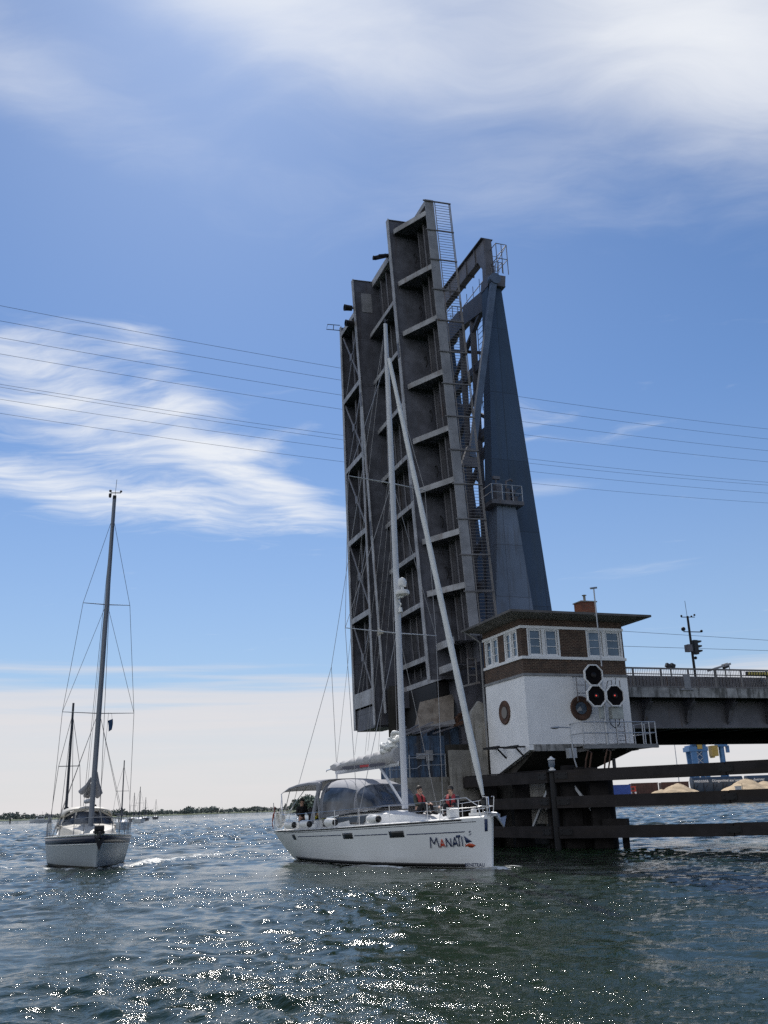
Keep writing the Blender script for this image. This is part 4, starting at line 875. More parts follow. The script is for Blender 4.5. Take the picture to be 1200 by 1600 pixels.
def person(label, loc, rz, J, cloth, legs, vest=None, cap=None, group=None):
    t = thing('person', label, 'person', loc, rz, group)
    pel, spi, che, nek, hb_, ht = J['pelvis'], J['spine'], J['chest'], J['neck'], J['head'], J['top']
    body = [[(*pel, .115), (*spi, .105), (*che, .12), (*nek, .052), (*hb_, .075), (*((Vector(hb_) + Vector(ht)) / 2), .092), (*ht, .055)]]
    fwd = Vector(J.get('face', (1, 0, 0))).normalized(); mid = (Vector(hb_) + Vector(ht)) / 2
    body.append([(*hb_, .075), (*(Vector(hb_) + fwd * .075 - Vector((0, 0, .015))), .035)])
    body.append([(*mid, .092), (*(mid + fwd * .098 - Vector((0, 0, .03))), .016)])
    jk = [[(*pel, .125), (*spi, .122), (*che, .142), (*(Vector(nek) - Vector((0, 0, .03))), .068)]]; tr = [[(*pel, .13), (*(Vector(pel) + Vector((0, 0, .06))), .128)]]; sh = []
    for s_ in (-1, 1):
        k = 'L' if s_ > 0 else 'R'
        S_, E_, W_ = J['sh' + k], J['el' + k], J['wr' + k]
        body.append([(*che, .12), (*S_, .06), (*E_, .042), (*W_, .028)]); body += hand_chains(W_, J['hd' + k], s_)
        jk.append([(*che, .142), (*S_, .078), (*E_, .058), (*(Vector(E_).lerp(Vector(W_), .9)), .042)])
        Hh, K_, A_, F_ = J['hip' + k], J['kn' + k], J['an' + k], J['ft' + k]
        body.append([(*pel, .115), (*Hh, .085), (*K_, .056), (*A_, .04), (*F_, .032)])
        tr.append([(*pel, .13), (*Hh, .1), (*K_, .072), (*(Vector(K_).lerp(Vector(A_), .92)), .058)])
        b = MB(); ft = Vector(F_); an = Vector(A_); dd = (ft - an); dd.z = 0; dd.normalize()
        b.path([an - dd * .07 - Z * .0, an + dd * .03, ft + dd * .02, ft + dd * .07], [.045, .055, .045, .025], 10); b.build('shoe', M['blackc'], t)
    skin_mesh('body', body, M['skin'], t)
    skin_mesh('jacket', jk, cloth, t); skin_mesh('trousers', tr, legs, t)
    b = MB(); c0 = mid + Vector((0, 0, .035)) - fwd * .018; b.ball(tuple(c0), .108, 14, 10, (1, .95, 1.0))
    b.v = [(p[0], p[1], max(p[2], c0.z - .045 - .10 * max(0, -(Vector(p) - c0).dot(fwd)) / .1)) for p in b.v]
    b.v = [tuple(Vector(p) - fwd * max(0, (Vector(p) - c0).dot(fwd) - .075) * (1 if p[2] < c0.z + .03 else 0)) for p in b.v]
    if cap:
        b.path([c0 + fwd * .08 + Z * .03, c0 + fwd * .16 + Z * .02], [.075, .06], 10, sq=(1, .18))
    b.build('cap' if cap else 'hair', cap or M['hair'], t)
    for s_ in (-1, 1):
        side = Vector((-fwd.y, fwd.x, 0)) * (.034 * s_); b = MB(); b.ball(tuple(mid + fwd * .083 + side + Z * .002), .012, 8, 6); b.build('eye', M['black'], t)
        sd2 = Vector((-fwd.y, fwd.x, 0)) * (.09 * s_); b = MB(); b.ball(tuple(mid + sd2 - fwd * .005 - Z * .01), .03, 8, 6, (.55, .35, 1)); b.build('ear', M['skin'], t)
    if vest:
        b = MB(); cv = Vector(che); nv = Vector(nek); sp = Vector(spi)
        lat = Vector((0, 1, 0))
        for s_ in (-1, 1):
            b.path([nv - fwd * .09 + lat * .03 * s_ - Z * .02, nv + lat * .095 * s_ - Z * .01, cv + fwd * .15 + lat * .10 * s_ + Z * .04, cv + fwd * .165 + lat * .09 * s_ - Z * .12, sp + fwd * .16 + lat * .075 * s_ + Z * .02], [.035, .05, .06, .066, .05], 10, sq=(1.05, .6))
        b.path([sp + fwd * .15 - lat * .1 + Z * .0, sp + fwd * .17, sp + fwd * .15 + lat * .1 + Z * .0], .022, 8); b.build('life_vest', vest, t)
    return t
def seated(hands, face=(1, 0, 0), lean=0.0):
    J = dict(pelvis=(0, 0, .12), spine=(.0 + lean * .3, 0, .32), chest=(.03 + lean * .6, 0, .52), neck=(.05 + lean, 0, .67), head=(.075 + lean * 1.05, 0, .74), top=(.085 + lean * 1.05, 0, .885), face=face)
    for s_, k in ((1, 'L'), (-1, 'R')):
        J['sh' + k] = (.03 + lean * .75, .185 * s_, .585); J['hip' + k] = (.06, .09 * s_, .11)
        J['kn' + k] = (.43, .15 * s_, .40); J['an' + k] = (.60, .13 * s_, .06); J['ft' + k] = (.74, .14 * s_, .035)
        J['el' + k] = (.16 + lean * .6, .25 * s_, .36); J['wr' + k] = hands[k]; J['hd' + k] = (.7, -.2 * s_, -.15)
    return J
def standing(hands, face=(1, 0, 0)):
    J = dict(pelvis=(0, 0, .93), spine=(.0, 0, 1.12), chest=(.02, 0, 1.33), neck=(.03, 0, 1.49), head=(.05, 0, 1.56), top=(.05, 0, 1.715), face=face)
    for s_, k in ((1, 'L'), (-1, 'R')):
        J['sh' + k] = (.01, .19 * s_, 1.40); J['hip' + k] = (.0, .09 * s_, .90); J['kn' + k] = (.04, .11 * s_, .49); J['an' + k] = (.0, .12 * s_, .07); J['ft' + k] = (.14, .13 * s_, .035)
        J['el' + k] = (.06, .27 * s_, 1.15); J['wr' + k] = hands[k]; J['hd' + k] = (.7, -.1 * s_, -.1)
    return J

# ------------------------------------------------------------------ the white yacht
PSI = R(-56); YR = Vector((-.201, 37.627, 0))
Y = thing('sailing_yacht', 'white sailing yacht with MANATI lettering and tall pale mast before the bridge', 'sailboat', tuple(YR), PSI)
YM = Matrix.Translation(YR) @ Matrix.Rotation(PSI, 4, 'Z')
def zsh(s): return 1.22 + .40 * s ** 1.4
def bdk(s): return 2.08 - .28 * ((.4 - s) / .4) ** 2 if s < .4 else 2.08 * max(0, 1 - ((s - .4) / .6) ** 2.3) ** .9 + .04 * ((s - .4) / .6)
def bwl(s): return 1.72 - .75 * ((.45 - s) / .45) ** 2 if s < .45 else 1.72 * max(0, 1 - ((s - .45) / .55) ** 1.75) + .03 * ((s - .45) / .55)
def hull(s, t, side=-1, off=0.0):
    tt = max(t, 0); y = bwl(s) + (bdk(s) - bwl(s)) * tt ** .75
    if t < 0: y *= (1 - .35 * (-t / .35))
    x0 = -6.2 + .55 * (1 - tt); x1 = 6.05 + .15 * tt
    return Vector((x0 + (x1 - x0) * s, side * (y + off), zsh(s) * t))
SS = [i / 44 for i in range(45)]; SS = [1 - (1 - s) ** 1.25 for s in SS]
TT = [-.4, -.2, 0, .08, .2, .35, .5, .65, .8, .92, 1.0]
b = MB()
b.grid([[hull(s, t, -1) for t in TT] for s in SS]); b.grid([[hull(s, t, 1) for t in reversed(TT)] for s in SS])
b.grid([[hull(0, t, sd * 1.0 * k) for k in (-1, 1)] for t, sd in [(t, -1) for t in TT]]) if False else None
b.grid([[hull(0, t, -1), hull(0, t, 1)] for t in TT]); b.grid([[hull(1, t, 1), hull(1, t, -1)] for t in TT])
hu = b.build('hull', M['hull1'], Y, angle=40)
b = MB()
rows = []
for s in SS:
    a = hull(s, 1, -1); c = hull(s, 1, 1); rows.append([Vector((a.x, a.y + (c.y - a.y) * k / 8, a.z + .07 * (1 - (k / 4 - 1) ** 2) - .004)) for k in range(9)])
b.grid(rows); b.build('deck', M['deckw'], Y)
def strip(name, m, s0, s1, t0, t1, off=.006, par=hu, n=24, sides=(-1,)):
    b = MB()
    for sd in sides: b.grid([[hull(s0 + (s1 - s0) * i / n, t0 + (t1 - t0) * k, sd, off) for k in (0, .33, .67, 1)] for i in range(n + 1)])
    return b.build(name, m, par, solid=.004)
strip('rub_rail', M['black'], .03, .93, .955, .985, .012, sides=(-1, 1))
b = MB(); b.grid([[hull(.05 + .875 * i / 40, (.045 - .02 * i / 40) + (.115 - .045 * i / 40) * k, -1, .006) for k in (0, .5, 1)] for i in range(41)]); b.grid([[hull(.05 + .875 * i / 40, (.045 - .02 * i / 40) + (.115 - .045 * i / 40) * k, 1, .006) for k in (0, .5, 1)] for i in range(41)]); b.build('boot_stripe', M['black'], hu, solid=.004)
strip('toe_line', M['navy'], .08, .965, .915, .928, .005)
strip('side_line', M['navytext'], .185, .478, .785, .805); strip('side_line', M['navytext'], .545, .69, .755, .775); strip('side_line', M['navytext'], .76, .935, .722, .742)
for s0, s1, t0, t1 in ((.142, .166, .70, .865), (.485, .537, .692, .842), (.697, .751, .68, .825)):
    strip('hull_window', M['dglass'], s0, s1, t0, t1, .008, n=4)
strip('bow_mark', M['navytext'], .985, .992, .72, .96, .006, n=2)
def stroke(name, m, pts, wd, par=hu, off=.007):
    """a ribbon laid on the hull; pts in hull (s, t)"""
    P = [hull(s, t, -1, off) for s, t in pts]; rows = []
    for i, p in enumerate(P):
        d = (P[min(i + 1, len(P) - 1)] - P[max(i - 1, 0)]).normalized(); nn = Vector((-.25, -1, .1)); e = d.cross(nn).normalized() * wd / 2
        rows.append([p - e, p + e])
    bb.grid(rows)
# lettering: each glyph on a unit cell mapped to (s, t)
def cell(s0, s1, t0, t1): return lambda x, y: (s0 + (s1 - s0) * x, t0 + (t1 - t0) * y)
GL = {'M': [[(0, 0), (.18, 1)], [(.18, 1), (.5, .35)], [(.5, .35), (.85, .95)], [(.85, .95), (1, 0)]],
      'A': [[(0, 0), (.5, 1)], [(.5, 1), (1, 0)], [(.2, .35), (.8, .35)]], 'N': [[(0, 0), (.05, 1)], [(.05, 1), (.95, 0)], [(.95, 0), (1, 1)]],
      'T': [[(0, .97), (1, 1)], [(.5, 1), (.5, 0)]], 'I': [[(.5, 0), (.5, 1)]]}
for ch_, s0, s1, t0, t1, m_ in (('M', .829, .856, .43, .655, 'navytext'), ('A', .860, .874, .432, .60, 'redtext'), ('N', .879, .893, .438, .62, 'navytext'), ('A', .897, .912, .44, .635, 'navytext'), ('T', .910, .922, .445, .66, 'navytext'), ('I', .920, .929, .45, .645, 'navytext')):
    bb = MB(); f_ = cell(s0, s1, t0, t1)
    for st in GL[ch_]:
        (xa, ya), (xb, yb) = st; stroke('x', None, [f_(xa + (xb - xa) * k / 3, ya + (yb - ya) * k / 3) for k in range(4)], .10)
    bb.build('name_letter', M[m_], hu, solid=.003)
def decal(name, m, pts, off=.008):
    b = MB(); b.poly([hull(s, t, -1, off) for s, t in pts]); return b.build(name, m, hu, solid=.003)
decal('sail_emblem', M['navytext'], [(.931, .66), (.940, .60), (.953, .53), (.936, .50), (.934, .56)])
decal('fish_emblem', M['fishtext'], [(.932, .50), (.936, .47), (.943, .50), (.952, .49), (.961, .455), (.956, .43), (.952, .41), (.944, .415), (.937, .445), (.932, .42), (.934, .46)])
bb = MB(); f_ = cell(.944, .952, .66, .74)
for st in ([(.9, .9), (.4, 1), (.2, .75), (.6, .55), (.9, .35), (.6, .05), (.1, .1)],): stroke('x', None, [f_(x_, y_) for x_, y_ in st], .022)
bb.build('sail_mark', M['navytext'], hu, solid=.003)
cu_ = bpy.data.curves.new('maker_lettering', 'FONT'); cu_.body = 'BENETEAU'; cu_.size = 1; cu_.offset = .015; to_ = bpy.data.objects.new('maker_lettering', cu_); C.objects.link(to_)
me_ = bpy.data.meshes.new_from_object(to_.evaluated_get(bpy.context.evaluated_depsgraph_get())); C.objects.unlink(to_); bpy.data.objects.remove(to_)
cv_ = np.array([v.co[:] for v in me_.vertices]); mx_ = cv_.max(0); mn_ = cv_.min(0)
for v in me_.vertices: v.co = hull(.925 + .055 * (v.co.x - mn_[0]) / (mx_[0] - mn_[0]), .035 + .07 * (v.co.y - mn_[1]) / (mx_[1] - mn_[1]), -1, .006)
me_.materials.clear(); me_.materials.append(M['navytext']); mo_ = bpy.data.objects.new('maker_lettering', me_); C.objects.link(mo_); mo_.parent = hu
# coachroof with dark side windows
b = MB(); rows = []
for x_, hw, h_ in ((-2.9, 1.28, .34), (-2.0, 1.36, .46), (-.8, 1.36, .50), (.4, 1.24, .47), (1.4, 1.05, .40), (2.3, .82, .29), (3.0, .6, .14), (3.3, .45, .0)):
    s = (x_ + 6.2) / 12.4; zd = zsh(s) + .03
    rows.append([Vector((x_, hw * k, zd + h_ * (0 if abs(k) >= 1 else (.82 if abs(k) > .85 else 1.0 + .06 * (1 - k * k))))) for k in (-1.0, -.93, -.6, 0, .6, .93, 1.0)])
b.grid(rows); b.poly(rows[0]); cr = b.build('coachroof', M['deckw'], Y, angle=50)
for sd in (-1, 1):
    b = MB(); b.prism([Vector((-2.75, sd * 1.32, 1.36)), Vector((.2, sd * 1.30, 1.47)), Vector((.5, sd * 1.25, 1.77)), Vector((-2.75, sd * 1.27, 1.66))], (0, sd * .03, 0)); b.build('saloon_window', M['dglass'], cr)
b = MB(); b.box(ident, (-.3, .95), (-1.05, -.8), (1.93, 2.0)); b.box(ident, (.0, .5), (-.3, .3), (2.0, 2.06)); b.box(ident, (1.75, 2.25), (-.3, .3), (1.84, 1.90)); b.build('hatch', M['dglass'], cr)
# cockpit coaming, wheel pedestals
b = MB()
for sd in (-1, 1): b.prism([Vector((-5.6, sd * 1.25, 1.25)), Vector((-2.9, sd * 1.3, 1.28)), Vector((-2.9, sd * 1.3, 1.62)), Vector((-5.6, sd * 1.25, 1.5))], (0, -sd * .22, 0))
b.box(ident, (-6.0, -5.5), (-1.4, 1.4), (1.22, 1.45)); b.build('coaming', M['deckw'], Y)
b = MB()
for sd in (-.75, .75): b.box(ident, (-4.75, -4.45), (sd - .15, sd + .15), (1.2, 2.1)); b.path([(-4.85, sd + .42 * math.cos(t), 1.95 + .42 * math.sin(t)) for t in np.linspace(0, 2 * PI, 25)], .018, 6, caps=False)
b.build('steering_wheel', M['blackc'], Y)
# spray hood and bimini
def arch(x, hw, zb, zt, n=13, lean=0.0, p=.55): return [Vector((x + lean * math.sin(PI * k / (n - 1)), -hw * math.copysign(abs(math.cos(PI * k / (n - 1))) ** p, math.cos(PI * k / (n - 1))), zb + (zt - zb) * math.sin(PI * k / (n - 1)) ** .62)) for k in range(n)]
b = MB(); hr = [arch(.75, 1.05, 1.95, 2.05), arch(.35, 1.2, 1.93, 2.50), arch(-.25, 1.36, 1.88, 2.88), arch(-1.1, 1.48, 1.8, 3.1), arch(-2.1, 1.5, 1.72, 3.17), arch(-2.75, 1.5, 1.65, 3.15)]
b.grid(hr); sh_ = b.build('spray_hood', M['canvas'], Y, solid=.012)
b = MB()
win = [(0, 1), (1, 2), (2, 3)]
def samp(i, f):
    i0 = min(4, int(i)); j0 = min(11, int(f)); ti = i - i0; tj = f - j0; q = lambda a, c: hr[a][c]
    p = q(i0, j0).lerp(q(i0, j0 + 1), tj).lerp(q(i0 + 1, j0).lerp(q(i0 + 1, j0 + 1), tj), ti)
    return p + Vector((.018, (-.022 if p.y < 0 else .022) * min(1, abs(p.y)), .018))
b.grid([[samp(i, f) for f in np.linspace(.32, 11.68, 30)] for i in np.linspace(.12, 1.95, 8)]); b.build('front_window', M['vinyl'], sh_)
for f0, f1 in ((.22, 2.7), (9.3, 11.78)):
    b = MB(); b.grid([[samp(i, f) for f in np.linspace(f0, f1, 10)] for i in np.linspace(2.15, 4.6, 10)]); b.build('side_window', M['vinyl'], sh_)
b = MB()
for row in (hr[2], hr[5]): b.path([p + Vector((0, 0, .015)) for p in row], .02, 6)
for sd in (-1, 1): b.tube((-2.75, sd * 1.5, 1.65), (-2.9, sd * 1.53, 3.0), .04, 6); b.tube((-3.3, sd * 1.55, 1.5), (-2.75, sd * 1.45, 3.05), .09, 8)
b.build('hood_frame', M['canvas'], sh_)
b = MB(); br = [arch(-2.7, 1.5, 2.95, 3.2, p=.9), arch(-3.6, 1.55, 2.98, 3.22, p=.9), arch(-4.6, 1.55, 2.94, 3.16, p=.9), arch(-5.4, 1.52, 2.86, 3.04, p=.9), arch(-6.15, 1.45, 2.7, 2.82, p=.9)]
b.grid(br); bi = b.build('bimini', M['canvas'], Y, solid=.012)
for sd in (-1, 1):
    b = MB()
    b.path([(-6.15, sd * 1.45, 2.7), (-6.0, sd * 1.5, 2.4), (-5.75, sd * 1.6, 1.35)], .022, 6); b.tube((-5.2, sd * 1.52, 2.88), (-5.75, sd * 1.6, 1.6), .018, 6); b.tube((-6.1, sd * 1.46, 2.65), (-6.1, sd * 1.62, 1.3), .016, 6); b.tube((-3.6, sd * 1.55, 2.98), (-5.6, sd * 1.6, 1.7), .016, 6)
    b.build('bimini_frame', M['steel'], bi)
# mast, boom and rig
b = MB(); b.path([(1.12, 0, 1.95), (1.1, 0, 9), (1.04, 0, 16), (.96, 0, 22.5)], [.135, .135, .13, .095], 14, sq=(.72, 1.0), up=(0, 1, 0)); mast = b.build('mast', M['alu'], Y)
b = MB(); b.tube((.96, 0, 22.5), (.96, 0, 22.75), .03); b.tube((.96, -.1, 22.6), (.96, .15, 22.75), .015); b.box(ident, (.83, .85), (-.06, .06), (20.9, 22.0)); b.build('mast_head', M['dglass'], mast)
b = MB(); b.box(ident, (.9, 1.28), (-.21, -.19), (3.0, 3.2)) if False else b.box(ident, (1.0, 1.1), (-.115, -.095), (2.9, 3.15)); b.box(ident, (1.0, 1.1), (-.115, -.095), (3.5, 3.7)); b.build('mast_slot', M['black'], mast)
for zt, hw, sw in ((14.95, 1.95, -.35), (8.62, 2.2, -.4)):
    b = MB()
    for sd in (-1, 1): b.path([(1.05, sd * .08, zt), (1.05 + sw, sd * hw, zt + .12)], [.045, .03], 8, sq=(1, .55))
    b.build('spreader', M['alu'], mast)
b = MB(); b.path([(.95, 0, 3.62), (-3.9, 0, 3.5)], .10, 10, sq=(.75, 1)); bo_ = b.build('boom', M['alu'], Y)
b = MB(); rows = []
for i, x_ in enumerate(np.linspace(.78, -4.0, 26)):
    q = i / 25; hh = .62 * (1 - q) + .30 * q + .05 * math.sin(i * 1.9); wd = .22 + .05 * math.sin(i * 2.3 + 1)
    rows.append([Vector((x_, wd * 1.0 * math.cos(2 * PI * k / 12) * (1 + .12 * math.sin(3 * k + i)), 3.60 - .05 * q + hh / 2 + hh / 2 * math.sin(2 * PI * k / 12))) for k in range(12)])
b.grid(rows, True); b.poly(rows[0]); b.poly(rows[-1]); b.build('sail_bag', M['bag'], bo_, angle=60)
b = MB()                                        # loose folds of mainsail above the bag near the mast
for k in range(16):
    x_ = .9 - rng.random() * 1.1; z_ = 4.0 + (x_ + .2) * .35 + rng.random() * .35
    b.path([(x_ + .28 * math.cos(t) * (1 if j < 3 else .8), .22 * math.sin(t) * (1 - .1 * j), z_ + .05 * math.sin(2 * t + k)) for j, t in enumerate(np.linspace(k, k + 4, 7))], [.05 + .03 * ((k + j) % 3) for j in range(7)], 7)
b.build('sail_fold', M['sail'], bo_, angle=70)
bb = MB(); b = MB(); b.box(ident, (-3.0, .2), (-.258, -.25), (3.57, 3.68)); b.build('bag_stripe', M['navy'], bo_); b = MB(); b.box(ident, (-1.6, -.9), (-.268, -.2585), (3.58, 3.67)); b.build('bag_stripe', M['vest'], bo_)
b = MB(); b.tube((.95, 0, 2.15), (-.5, 0, 3.5), .05, 8); b.build('boom_vang', M['alu'], bo_)
b = MB(); n_ = 40; fs0 = Vector((5.78, 0, 2.3)); fs1 = Vector((1.15, 0, 20.7))
b.path([fs0.lerp(fs1, k / n_) for k in range(n_ + 1)], [.05 + .075 * min(1, (k / n_) / .06) * (1 - .55 * (k / n_)) + .006 * math.sin(k * 1.7) for k in range(n_ + 1)], 10); b.build('furled_jib', M['sail'], Y)
b = MB(); b.lathe((5.84, 0, 1.95), (-.23, 0, 1), [(.03, 0), (.14, .02), (.10, .06), (.10, .2), (.14, .24), (.03, .27)], 14); b.tube((5.95, 0, 1.62), (5.78, 0, 2.35), .02); b.build('furling_drum', M['black'], Y)
b = MB(); r_ = .011
b.tube((5.95, 0, 1.66), (1.05, 0, 20.9), r_, 5); b.tube((.95, 0, 22.4), (-4.2, 0, 8.0), r_, 5); b.tube((-4.2, 0, 8.0), (-5.9, -1.3, 1.4), r_, 5); b.tube((-4.2, 0, 8.0), (-5.9, 1.3, 1.4), r_, 5)
for sd in (-1, 1):
    b.path([(.9, sd * 1.95, 1.5), (.65, sd * 2.2, 8.74), (.7, sd * 1.95, 15.07), (1.0, 0, 20.8)], r_, 5); b.tube((.72, sd * 1.9, 1.5), (1.05, sd * .08, 8.5), r_, 5); b.tube((.65, sd * 2.2, 8.74), (1.03, sd * .08, 14.8), r_, 5)
    b.tube((.85, sd * .1, 15), (-2.0, sd * .25, 4.1), .007, 4); b.tube((.85, sd * .1, 12), (-1.0, sd * .25, 4.2), .007, 4)
b.tube((.9, .0, 22.3), (-3.9, 0, 3.7), .008, 4); b.tube((.85, -.03, 21), (.9, -.1, 4.5), .008, 4); b.tube((.82, .06, 18), (.75, .3, 4.4), .008, 4)
b.build('rigging', M['wire'], Y)
b = MB(); b.box(ident, (1.2, 1.5), (-.05, .05), (10.0, 10.06)); b.lathe((1.48, 0, 10.07), (0, 0, 1), [(.1, 0), (.27, .03), (.29, .12), (.26, .2), (.1, .24)], 20); b.lathe((1.48, 0, 10.33), (0, 0, 1), [(.07, 0), (.07, .1), (.17, .12), (.19, .3), (.12, .44), (.02, .48)], 18); b.lathe((1.3, 0, 9.4), (0, 0, 1), [(.03, 0), (.09, .03), (.07, .2), (.03, .22)], 12); b.path([(1.2, 0, 9.9), (1.35, 0, 9.75), (1.2, 0, 9.55)], .03); b.build('radar', M['white'], mast)
b = MB(); b.lathe((.55, -.35, 8.72), (-.5, -1, 0), [(.05, 0), (.09, .1), (.17, .22), (.16, .22), (.05, .1)], 16); b.build('loudhailer', M['cream'], mast)
# guard rails
def dk(x, side): 
    s = (x + 6.2) / 12.4; p = hull(max(0, min(1, s)), 1, side, -.07); return p
b = MB()
for sd in (-1, 1):
    xs = [-5.4, -3.9, -2.3, -.7, .9, 2.5, 4.1]
    for x_ in xs: p = dk(x_, sd); b.tube(p, p + Vector((0, 0, .62)), .013, 6)
    for h_ in (.33, .61): b.path([dk(x_, sd) + Vector((0, 0, h_)) for x_ in xs + [4.9]], .006, 5)
b.build('guard_rail', M['steel'], Y)
b = MB()
for sd in (-1, 1):
    b.path([dk(4.55, sd), dk(4.6, sd) + Z * .64, dk(5.45, sd) + Z * .66, Vector((5.75, sd * .24, 1.98)), Vector((5.85, sd * .2, 1.62))], .016, 8); b.tube(dk(5.2, sd), dk(5.2, sd) + Z * .63, .014); b.tube(dk(4.6, sd) + Z * .32, Vector((6.0, sd * .15, 1.95)), .013)
    b.path([Vector((6.1, sd * .12, 1.62)), Vector((6.15, sd * .16, 2.26)), Vector((5.98, sd * .2, 2.26))], .016, 8); b.tube(Vector((6.12, sd * .14, 1.95)), Vector((5.75, sd * .24, 1.97)), .014)
b.build('pulpit', M['steel'], Y)
b = MB()
for sd in (-1, 1):
    b.path([dk(-5.0, sd), dk(-5.0, sd) + Z * .62, Vector((-6.05, sd * 1.7, 1.9)), Vector((-6.1, sd * .6, 1.9)), Vector((-6.1, sd * .6, 1.25))], .015, 8); b.tube(Vector((-6.05, sd * 1.7, 1.24)), Vector((-6.05, sd * 1.7, 1.9)), .014); b.tube(dk(-5.0, sd) + Z * .32, Vector((-6.05, sd * 1.7, 1.56)), .012)
b.path([(-4.9, .6, 3.1), (-4.9, .6, 3.75)], .045, 8); b.path([(-4.9, .6, 3.72), (-5.75, .6, 3.66), (-5.8, .6, 3.6)], .022, 8)
b.build('pushpit', M['steel'], Y)
b = MB()                                         # bow roller and anchor
b.box(ident, (5.9, 6.5), (-.09, .09), (1.64, 1.70)); b.path([(5.8, 0, 1.76), (6.45, 0, 1.72), (6.62, 0, 1.5)], .035, 8); b.prism([Vector((6.62, -.2, 1.62)), Vector((6.72, 0, 1.28)), Vector((6.62, .2, 1.62)), Vector((6.5, 0, 1.55))], (.06, 0, .02)); b.lathe((6.3, -.09, 1.66), (0, 1, 0), [(.07, 0), (.05, .09), (.07, .18)], 12); b.build('anchor', M['galv'], Y)
b = MB(); b.box(ident, (5.2, 5.75), (-.2, .2), (1.66, 1.75)); b.lathe((5.35, -.1, 1.75), (0, 0, 1), [(.1, 0), (.1, .1), (.06, .14)], 12); b.box(ident, (4.55, 4.75), (-.65, -.3), (1.62, 1.95)); b.build('windlass', M['deckw'], Y)
b = MB(); b.box(ident, (-6.02, -5.95), (-1.2, -.95), (1.5, 2.1)); b.build('outboard_bracket', M['teak'], Y) if False else None
# flag at the stern
FG = thing('flag', 'small dark red ensign at the stern of the white yacht', 'flag', tuple(YM @ Vector((-6.15, -1.75, 1.3))), PSI)
b = MB(); b.tube((0, 0, 0), (-.15, 0, 1.05), .014, 6); b.build('staff', M['alud'], FG)
b = MB(); b.grid([[Vector((-.06 - .08 * z_ + .03 * math.sin(5 * z_ + k), .05 * math.sin(k * 1.4 + z_ * 3) - .03, .95 - z_ * .7 - .12 * k)) for k in range(4)] for z_ in np.linspace(0, .9, 7)]); b.build('cloth', M['flag'], FG, solid=.004)
# boat fenders lashed along the rail
fd0 = None
for i, (x_, ln, rd, lab) in enumerate(((3.0, .85, .15, 'large white boat fender lashed to yacht rail just behind the mast foot'), (-1.2, .8, .15, 'white boat fender with black end lashed by the saloon window of yacht'), (-3.3, .62, .17, 'white boat fender with black end lashed below the spray hood edge'), (-4.75, .62, .15, 'white boat fender lashed aft beside the helmsman'))):
    if i == 0: x_ = 1.55
    p = YM @ (dk(x_, -1) + Vector((0, .12, .20)))
    if i == 0:
        fd0 = thing('boat_fender', lab, 'fender', tuple(p), PSI, 'white fenders along the yacht rail')
        b = MB(); b.lathe((-.42, 0, 0), (1, 0, 0), [(.02, 0), (.07, .02), (.14, .12), (.155, .22), (.155, .62), (.14, .72), (.075, .8), (.03, .82)], 18); b.build('body', M['white'], fd0)
        b = MB(); b.lathe((.375, 0, 0), (1, 0, 0), [(.03, -.11), (.135, -.09), (.11, 0), (.05, .05), (.02, .06)], 18); b.build('end_cap', M['black'], fd0)
    else: copy_thing(fd0, tuple(p), PSI, lab)
HB_ = thing('life_buoy', 'white horseshoe buoy hanging on the stern rail of yacht', 'life buoy', tuple(YM @ Vector((-5.75, -1.72, 1.35))), PSI)
b = MB(); b.path([(.24 * math.sin(t), 0, .34 - .30 * math.cos(t)) for t in np.linspace(-2.5, 2.5, 15)], .105, 10, sq=(1, .8)); b.build('ring', M['white'], HB_)
b = MB(); b.bar((-.22, -.08, .58), (.22, -.08, .58), .03, .04); b.build('strap', M['black'], HB_)
# crew
def ypos(x, y, z): return tuple(YM @ Vector((x, y, z)))
hands = dict(L=(.50, .10, .36), R=(.50, -.10, .36))
pa_ = person('person in olive jacket with red life vest seated facing forward on the foredeck', ypos(2.35, -.25, 1.72), PSI + R(5), seated(hands, (1, 0, -.05)), M['olive'], M['blackc'], M['vest']); pa_.scale = (1.08,) * 3
pb_ = person('person in dark grey jacket and open red life vest seated nearest the yacht bow', ypos(3.95, .05, 1.66), R(-104), seated(dict(L=(.42, .16, .34), R=(.30, -.36, .30)), (1, 0, -.1), .02), M['greyc'], M['blackc'], M['vest'], M['blackc']); pb_.scale = (1.08,) * 3
person('person in black jacket standing at the helm under the yacht bimini edge', ypos(-5.15, -1.0, .72), PSI + R(0), standing(dict(L=(.3, .25, 1.02), R=(.3, -.25, 1.02)), (1, -.4, 0)), M['blackc'], M['blackc'], None, M['blackc'])
person('person in yellow and black clothes half hidden behind the spray hood side', ypos(-4.2, -.55, 1.3), PSI + R(180), seated(hands, (.6, .8, 0)), M['yellow'], M['navyc'], None, M['blackc'])
OB = thing('outboard_engine', 'dark outboard engine stowed under the yacht bimini', 'outboard engine', ypos(-4.2, .9, 2.1), PSI)
b = MB(); b.ball((0, 0, .42), .3, 14, 8, (1.3, .8, .75)); b.build('cowling', M['navyc'], OB); b = MB(); b.box(ident, (-.12, .15), (-.1, .1), (-.6, .25)); b.tube((-.3, 0, .5), (-.7, 0, .62), .035); b.build('shaft', M['black'], OB)

